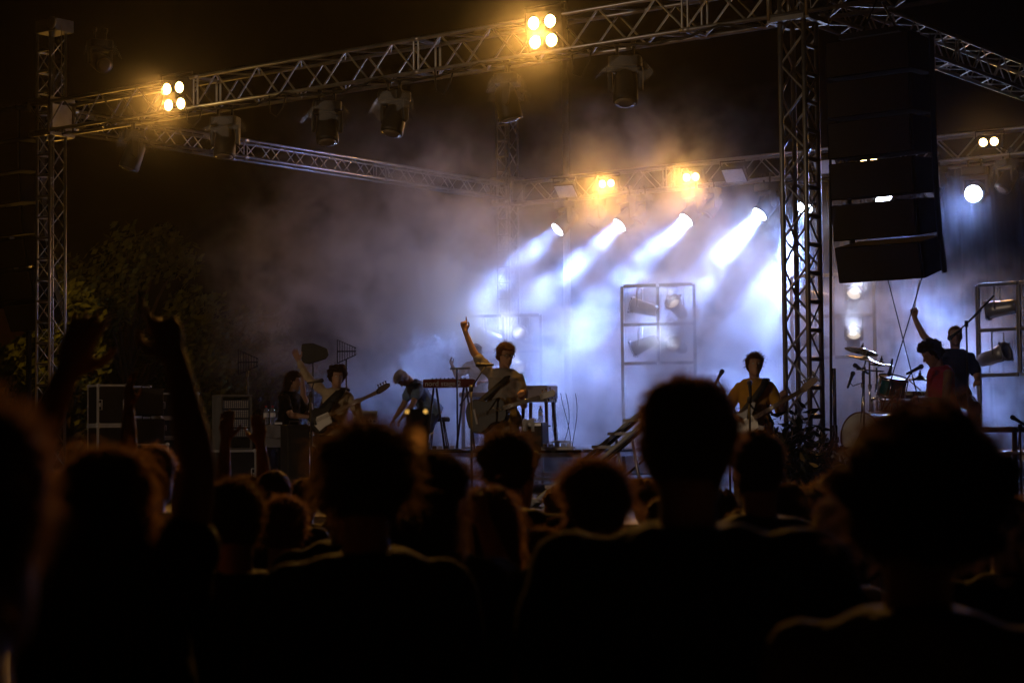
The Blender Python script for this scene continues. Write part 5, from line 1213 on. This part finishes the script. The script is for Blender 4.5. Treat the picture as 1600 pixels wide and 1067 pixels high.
fan(548, 5.8, 705, 'dark spectator left of the broad dark haired one', turn=4, hairstyle='messy', shirt='black', seed=46)
fan(270, 5.0, 800, 'low spectator in the dark between the raised arm and the long haired one', turn=-14, hairstyle='short', shirt='black', seed=47)
fan(640, 6.8, 790, 'low spectator hidden behind the phone holder', turn=-10, hairstyle='short', shirt='black', seed=48)
fan(1330, 5.2, 770, 'dark spectator at the left of the cloud of curls', turn=0, hairstyle='short', shirt='black', seed=49)
fan(1520, 6.6, 742, 'dark spectator hidden at the right of the cloud of curls', turn=6, hairstyle='bob', shirt='black', seed=50, fem=True)
for px, d, top, lab, hsx in ((1042,8.6,772,'dim distant spectator left of the neck of the tall man','short'),(1128,9.0,764,'dim distant spectator right of the neck of the tall man','curly'),(1238,7.2,748,'dark spectator just left of the plants','short'),
        (1305,9.4,738,'small dark spectator right of the plants','messy'),(908,8.2,792,'low dark spectator under the left end of the stair','short'),(1090,7.4,806,'low dark spectator behind the shoulders of the tall man','bob'),(1165,8.2,790,'low dark spectator between two dark heads right of the tall man','short'),(690,8.4,800,'low dark spectator left of the pointing finger','short'),(120,7.0,772,'dark spectator behind the long haired one at the left','short'),(560,8.0,760,'dark spectator hidden behind the broad one','messy')):
    fan(px, d, top, lab, turn=-4, hairstyle=hsx, shirt='black', seed=60+px, hn=350)
# phone in the hands of the long haired spectator
ph = thing('phone', 'dark phone held up, its screen showing an amber picture of the stage', 'phone', pt(651, 674, 5.9), YAW-R(3))
MB().prism([(-.036,-.072),(.036,-.072),(.036,.072),(-.036,.072)], .009, Matrix.Rotation(R(90),4,'X')).build('case', M['gloss_black'], ph, bevel=.004)
M['screen'] = bpy.data.materials.new('phone screen'); M['screen'].use_nodes = True
t_ = M['screen'].node_tree; b_ = t_.nodes['Principled BSDF']; b_.inputs['Base Color'].default_value = (.01,.01,.012,1)
tc = t_.nodes.new('ShaderNodeTexCoord'); mp = t_.nodes.new('ShaderNodeMapping'); mp.inputs['Location'].default_value = (-.1,0,.55); mp.inputs['Scale'].default_value = (26,26,19); t_.links.new(tc.outputs['Object'], mp.inputs[0])
gr = t_.nodes.new('ShaderNodeTexGradient'); gr.gradient_type = 'SPHERICAL'; t_.links.new(mp.outputs[0], gr.inputs[0])
cr_ = t_.nodes.new('ShaderNodeValToRGB'); cr_.color_ramp.elements[0].position = .0; cr_.color_ramp.elements[0].color = (.003,.002,.002,1); cr_.color_ramp.elements[1].position = .9; cr_.color_ramp.elements[1].color = (.5,.15,.02,1)
t_.links.new(gr.outputs['Fac'], cr_.inputs[0]); t_.links.new(cr_.outputs[0], b_.inputs['Emission Color']); b_.inputs['Emission Strength'].default_value = .35
MB().prism([(-.033,-.068),(.033,-.068),(.033,.068),(-.033,.068)], .002, Matrix.Translation((0,-.0065,0))@Matrix.Rotation(R(90),4,'X')).build('screen', M['screen'], ph)
M['glint_dot'] = lamp_mat('glowing amber glint', (1,.55,.12), 1.6)
for sx in (-1,1): MB().lathe([(.0045,0),(.0045,.001)], (sx*.029,-.0082,.062), (0,-1,0), 12).build('screen_glint', M['glint_dot'], ph)  # glowing dots standing in for amber highlights at the phone corners
finish_people()
# a low lit house beyond the stage, glimpsed under the left hanging speakers
hp_ = at(28, 47, 0); hs_ = thing('house', 'far low house with small amber lit windows under the left hanging speakers', 'house', hp_, YAW+R(6))
MB().box((0,0,1.9), (3.2,4,3.8)).build('wall', mat('dark plaster', (.2,.17,.13), .9, 0, .2, 2), hs_)
MB().prism([(-1.9,3.8),(1.9,3.8),(.6,4.8),(-.6,4.8)], 4.6, Matrix.Rotation(R(90),4,'X')).build('roof', mat('roof tiles', (.12,.06,.04), .9, 0, .3, 3), hs_)
M['window'] = lamp_mat('lit window', (1,.55,.13), .32)
for k, (x, w) in enumerate(((-.07,.14),(.13,.13),(.39,.12))):
    zz = pt(28, 520, 47).z; wn = MB().box((x,-2.02,zz), (w,.03,.3)).build('window', M['window'], hs_)
q_ = at(44, 34, 0); lm_ = thing('added_tree_lamp', 'tall warm lamp added to light the trees, hidden behind the left hanging speakers', 'lamp', q_, 0)  # unseen lamp and pole, added so the trees catch warm light
MB().tube([(0,0,0),(0,0,5.0),(.3,.1,5.15)], .05, 8).build('pole', M['black'], lm_); MB().lathe([(.14,0),(.16,.05),(.04,.16),(.02,.2)], (.34,.12,5.0), (0,0,1), 14).build('shade', M['black'], lm_)
MB().lathe([(.06,0),(.04,-.05),(.005,-.07)], (.34,.12,5.04), (0,0,1), 12).build('bulb', M['warm_lamp'], lm_)
l_ = bpy.data.lights.new('added_tree_light', 'POINT'); l_.energy = 110; l_.color = (1,.46,.06); l_.shadow_soft_size = .06; lo_ = bpy.data.objects.new('added_tree_light', l_); COL.objects.link(lo_); lo_.parent = lm_; lo_.location = (.34,.12,4.9)
# ================================================================== smoke and air
def smoke(name, lo, hi, blobs, res, dens, aniso, col):
    me = bpy.data.meshes.new(name)
    l, h = Vector(lo), Vector(hi)
    mb = MB().box((l+h)/2, h-l); me.from_pydata(mb.v, [], mb.f); o = bpy.data.objects.new(name, me); COL.objects.link(o)
    Mv = bpy.data.materials.new(name); Mv.use_nodes = True; t = Mv.node_tree
    t.nodes.remove(t.nodes['Principled BSDF']); pv = t.nodes.new('ShaderNodeVolumePrincipled')
    pv.inputs['Color'].default_value = (*col,1); pv.inputs['Density'].default_value = dens; pv.inputs['Anisotropy'].default_value = aniso
    t.links.new(pv.outputs[0], t.nodes['Material Output'].inputs['Volume'])
    G = bpy.data.node_groups.new(name, 'GeometryNodeTree')
    G.interface.new_socket('Geometry', in_out='INPUT', socket_type='NodeSocketGeometry'); G.interface.new_socket('Geometry', in_out='OUTPUT', socket_type='NodeSocketGeometry')
    N = G.nodes; L = G.links; out = N.new('NodeGroupOutput'); pos = N.new('GeometryNodeInputPosition')
    def vm(op, a, b):
        n = N.new('ShaderNodeVectorMath'); n.operation = op
        for i, s in enumerate((a, b)):
            if isinstance(s, (tuple, Vector)): n.inputs[i].default_value = s
            elif s is not None: L.new(s, n.inputs[i])
        return n.outputs['Value'] if op == 'DOT_PRODUCT' else n.outputs[0]
    def mm(op, a, b=None, clamp=False):
        n = N.new('ShaderNodeMath'); n.operation = op; n.use_clamp = clamp
        for i, s in enumerate((a, b)):
            if isinstance(s, (int, float)): n.inputs[i].default_value = s
            elif s is not None: L.new(s, n.inputs[i])
        return n.outputs[0]
    def noise(scale, detail, rough, vec, color=False, dist=0.0):
        n = N.new('ShaderNodeTexNoise'); n.inputs['Scale'].default_value = scale; n.inputs['Detail'].default_value = detail
        n.inputs['Roughness'].default_value = rough; n.inputs['Distortion'].default_value = dist; L.new(vec, n.inputs['Vector'])
        return n.outputs['Color'] if color else n.outputs['Fac']
    w1 = vm('SUBTRACT', noise(.55, 2, .5, pos.outputs[0], True), (.5,.5,.5))
    w2 = vm('SUBTRACT', noise(2.2, 3, .6, pos.outputs[0], True), (.5,.5,.5))
    P = vm('ADD', vm('ADD', pos.outputs[0], vm('MULTIPLY', w1, (1.5,1.5,1.5))), vm('MULTIPLY', w2, (.55,.55,.55)))
    tot = None
    for (c, r, a) in blobs:
        q = vm('MULTIPLY', vm('SUBTRACT', P, Vector(c)), Vector((1/r[0],1/r[1],1/r[2])))
        e = mm('MULTIPLY', mm('EXPONENT', mm('MULTIPLY', vm('DOT_PRODUCT', q, q), -1.0)), a)
        tot = e if tot is None else mm('ADD', tot, e)
    nz = noise(1.5, 7, .7, P, dist=.5)
    mr = N.new('ShaderNodeMapRange'); mr.interpolation_type = 'SMOOTHSTEP'
    mr.inputs[1].default_value = .42; mr.inputs[2].default_value = .6; mr.inputs[3].default_value = .1; mr.inputs[4].default_value = 1.75
    L.new(nz, mr.inputs[0])
    big = N.new('ShaderNodeMapRange'); big.interpolation_type = 'SMOOTHSTEP'; big.inputs[1].default_value = .34; big.inputs[2].default_value = .58; big.inputs[3].default_value = .3; big.inputs[4].default_value = 1.25
    L.new(noise(.62, 3, .5, P), big.inputs[0])
    d = mm('MULTIPLY', mm('MULTIPLY', tot, mr.outputs[0]), big.outputs[0])
    for (c, r, a) in GL:
        q = vm('MULTIPLY', vm('SUBTRACT', pos.outputs[0], Vector(c)), Vector((1/r[0],1/r[1],1/r[2])))
        d = mm('ADD', d, mm('MULTIPLY', mm('EXPONENT', mm('MULTIPLY', vm('DOT_PRODUCT', q, q), -1.0)), a))
    d = mm('SUBTRACT', d, .002); d = mm('MAXIMUM', d, 0.0)
    vc = N.new('GeometryNodeVolumeCube'); L.new(d, vc.inputs['Density']); vc.inputs['Min'].default_value = lo; vc.inputs['Max'].default_value = hi
    for i, k in enumerate(('X','Y','Z')): vc.inputs['Resolution '+k].default_value = max(4, int((hi[i]-lo[i])/res))
    sm = N.new('GeometryNodeSetMaterial'); sm.inputs['Material'].default_value = Mv
    L.new(vc.outputs[0], sm.inputs[0]); L.new(sm.outputs[0], out.inputs[0])
    md = o.modifiers.new('v', 'NODES'); md.node_group = G; me.materials.append(Mv)
    return tag(o, kind='stuff')
def blob(px, py, d, r, a, fl=1.0): return (pt(px, py, d), (r, r, r*fl), a)
BL = [blob(1190,550,29.2,1.25,1.35,1.0), blob(1150,440,30.2,1.0,.2), blob(870,610,31.4,1.2,1.6), blob(1345,520,28.0,.8,.6), blob(1455,575,28.0,.8,1.1),
      blob(600,415,31.5,1.75,.62,.8), blob(720,390,32.5,1.3,.6,.8), blob(760,530,32.3,1.25,.75), blob(1000,410,32.0,1.5,.2), blob(670,570,31.3,1.4,.5),
      blob(1540,620,27.8,.9,.7), blob(480,460,31.5,1.3,.26), blob(1040,570,31.0,1.15,.8), blob(1250,630,28.3,1.1,.8), blob(950,300,32.8,1.5,.2), blob(1080,290,31.8,1.5,.2),
      blob(945,600,31.0,.5,-.8,1.6), blob(905,450,32.0,.45,-.4,1.4), blob(1010,640,30,1.0,.3), blob(1120,520,30.2,.35,-.35), blob(640,650,31,.7,-.2),
      blob(1080,510,29.2,.55,1.2,1.3), blob(1420,610,27.4,.9,.7)]
GL = [blob(272,152,24.7,.75,.022), blob(848,58,21.1,.8,.022), blob(1548,222,27.2,.6,.03), blob(1521,303,27.6,.55,.035)]     # smooth haze puffs added around lamps to give them a glow
smoke('smoke', (-1.5,-1.5,DECK+.02), (W+4.2,D-.0,7.4), BL, .07, 1.0, .35, (.97,.97,1))
# thin air over the whole place
hz = MB().box((6,30,6.6), (400,400,15.2)).build('haze', None)
Mh = bpy.data.materials.new('thin stage haze'); Mh.use_nodes = True; th_ = Mh.node_tree; th_.nodes.remove(th_.nodes['Principled BSDF'])
ph_ = th_.nodes.new('ShaderNodeVolumePrincipled'); ph_.inputs['Color'].default_value = (.95,.95,1,1); ph_.inputs['Density'].default_value = .0001; ph_.inputs['Anisotropy'].default_value = .85
th_.links.new(ph_.outputs[0], th_.nodes['Material Output'].inputs['Volume']); hz.data.materials.append(Mh); tag(hz, kind='stuff')
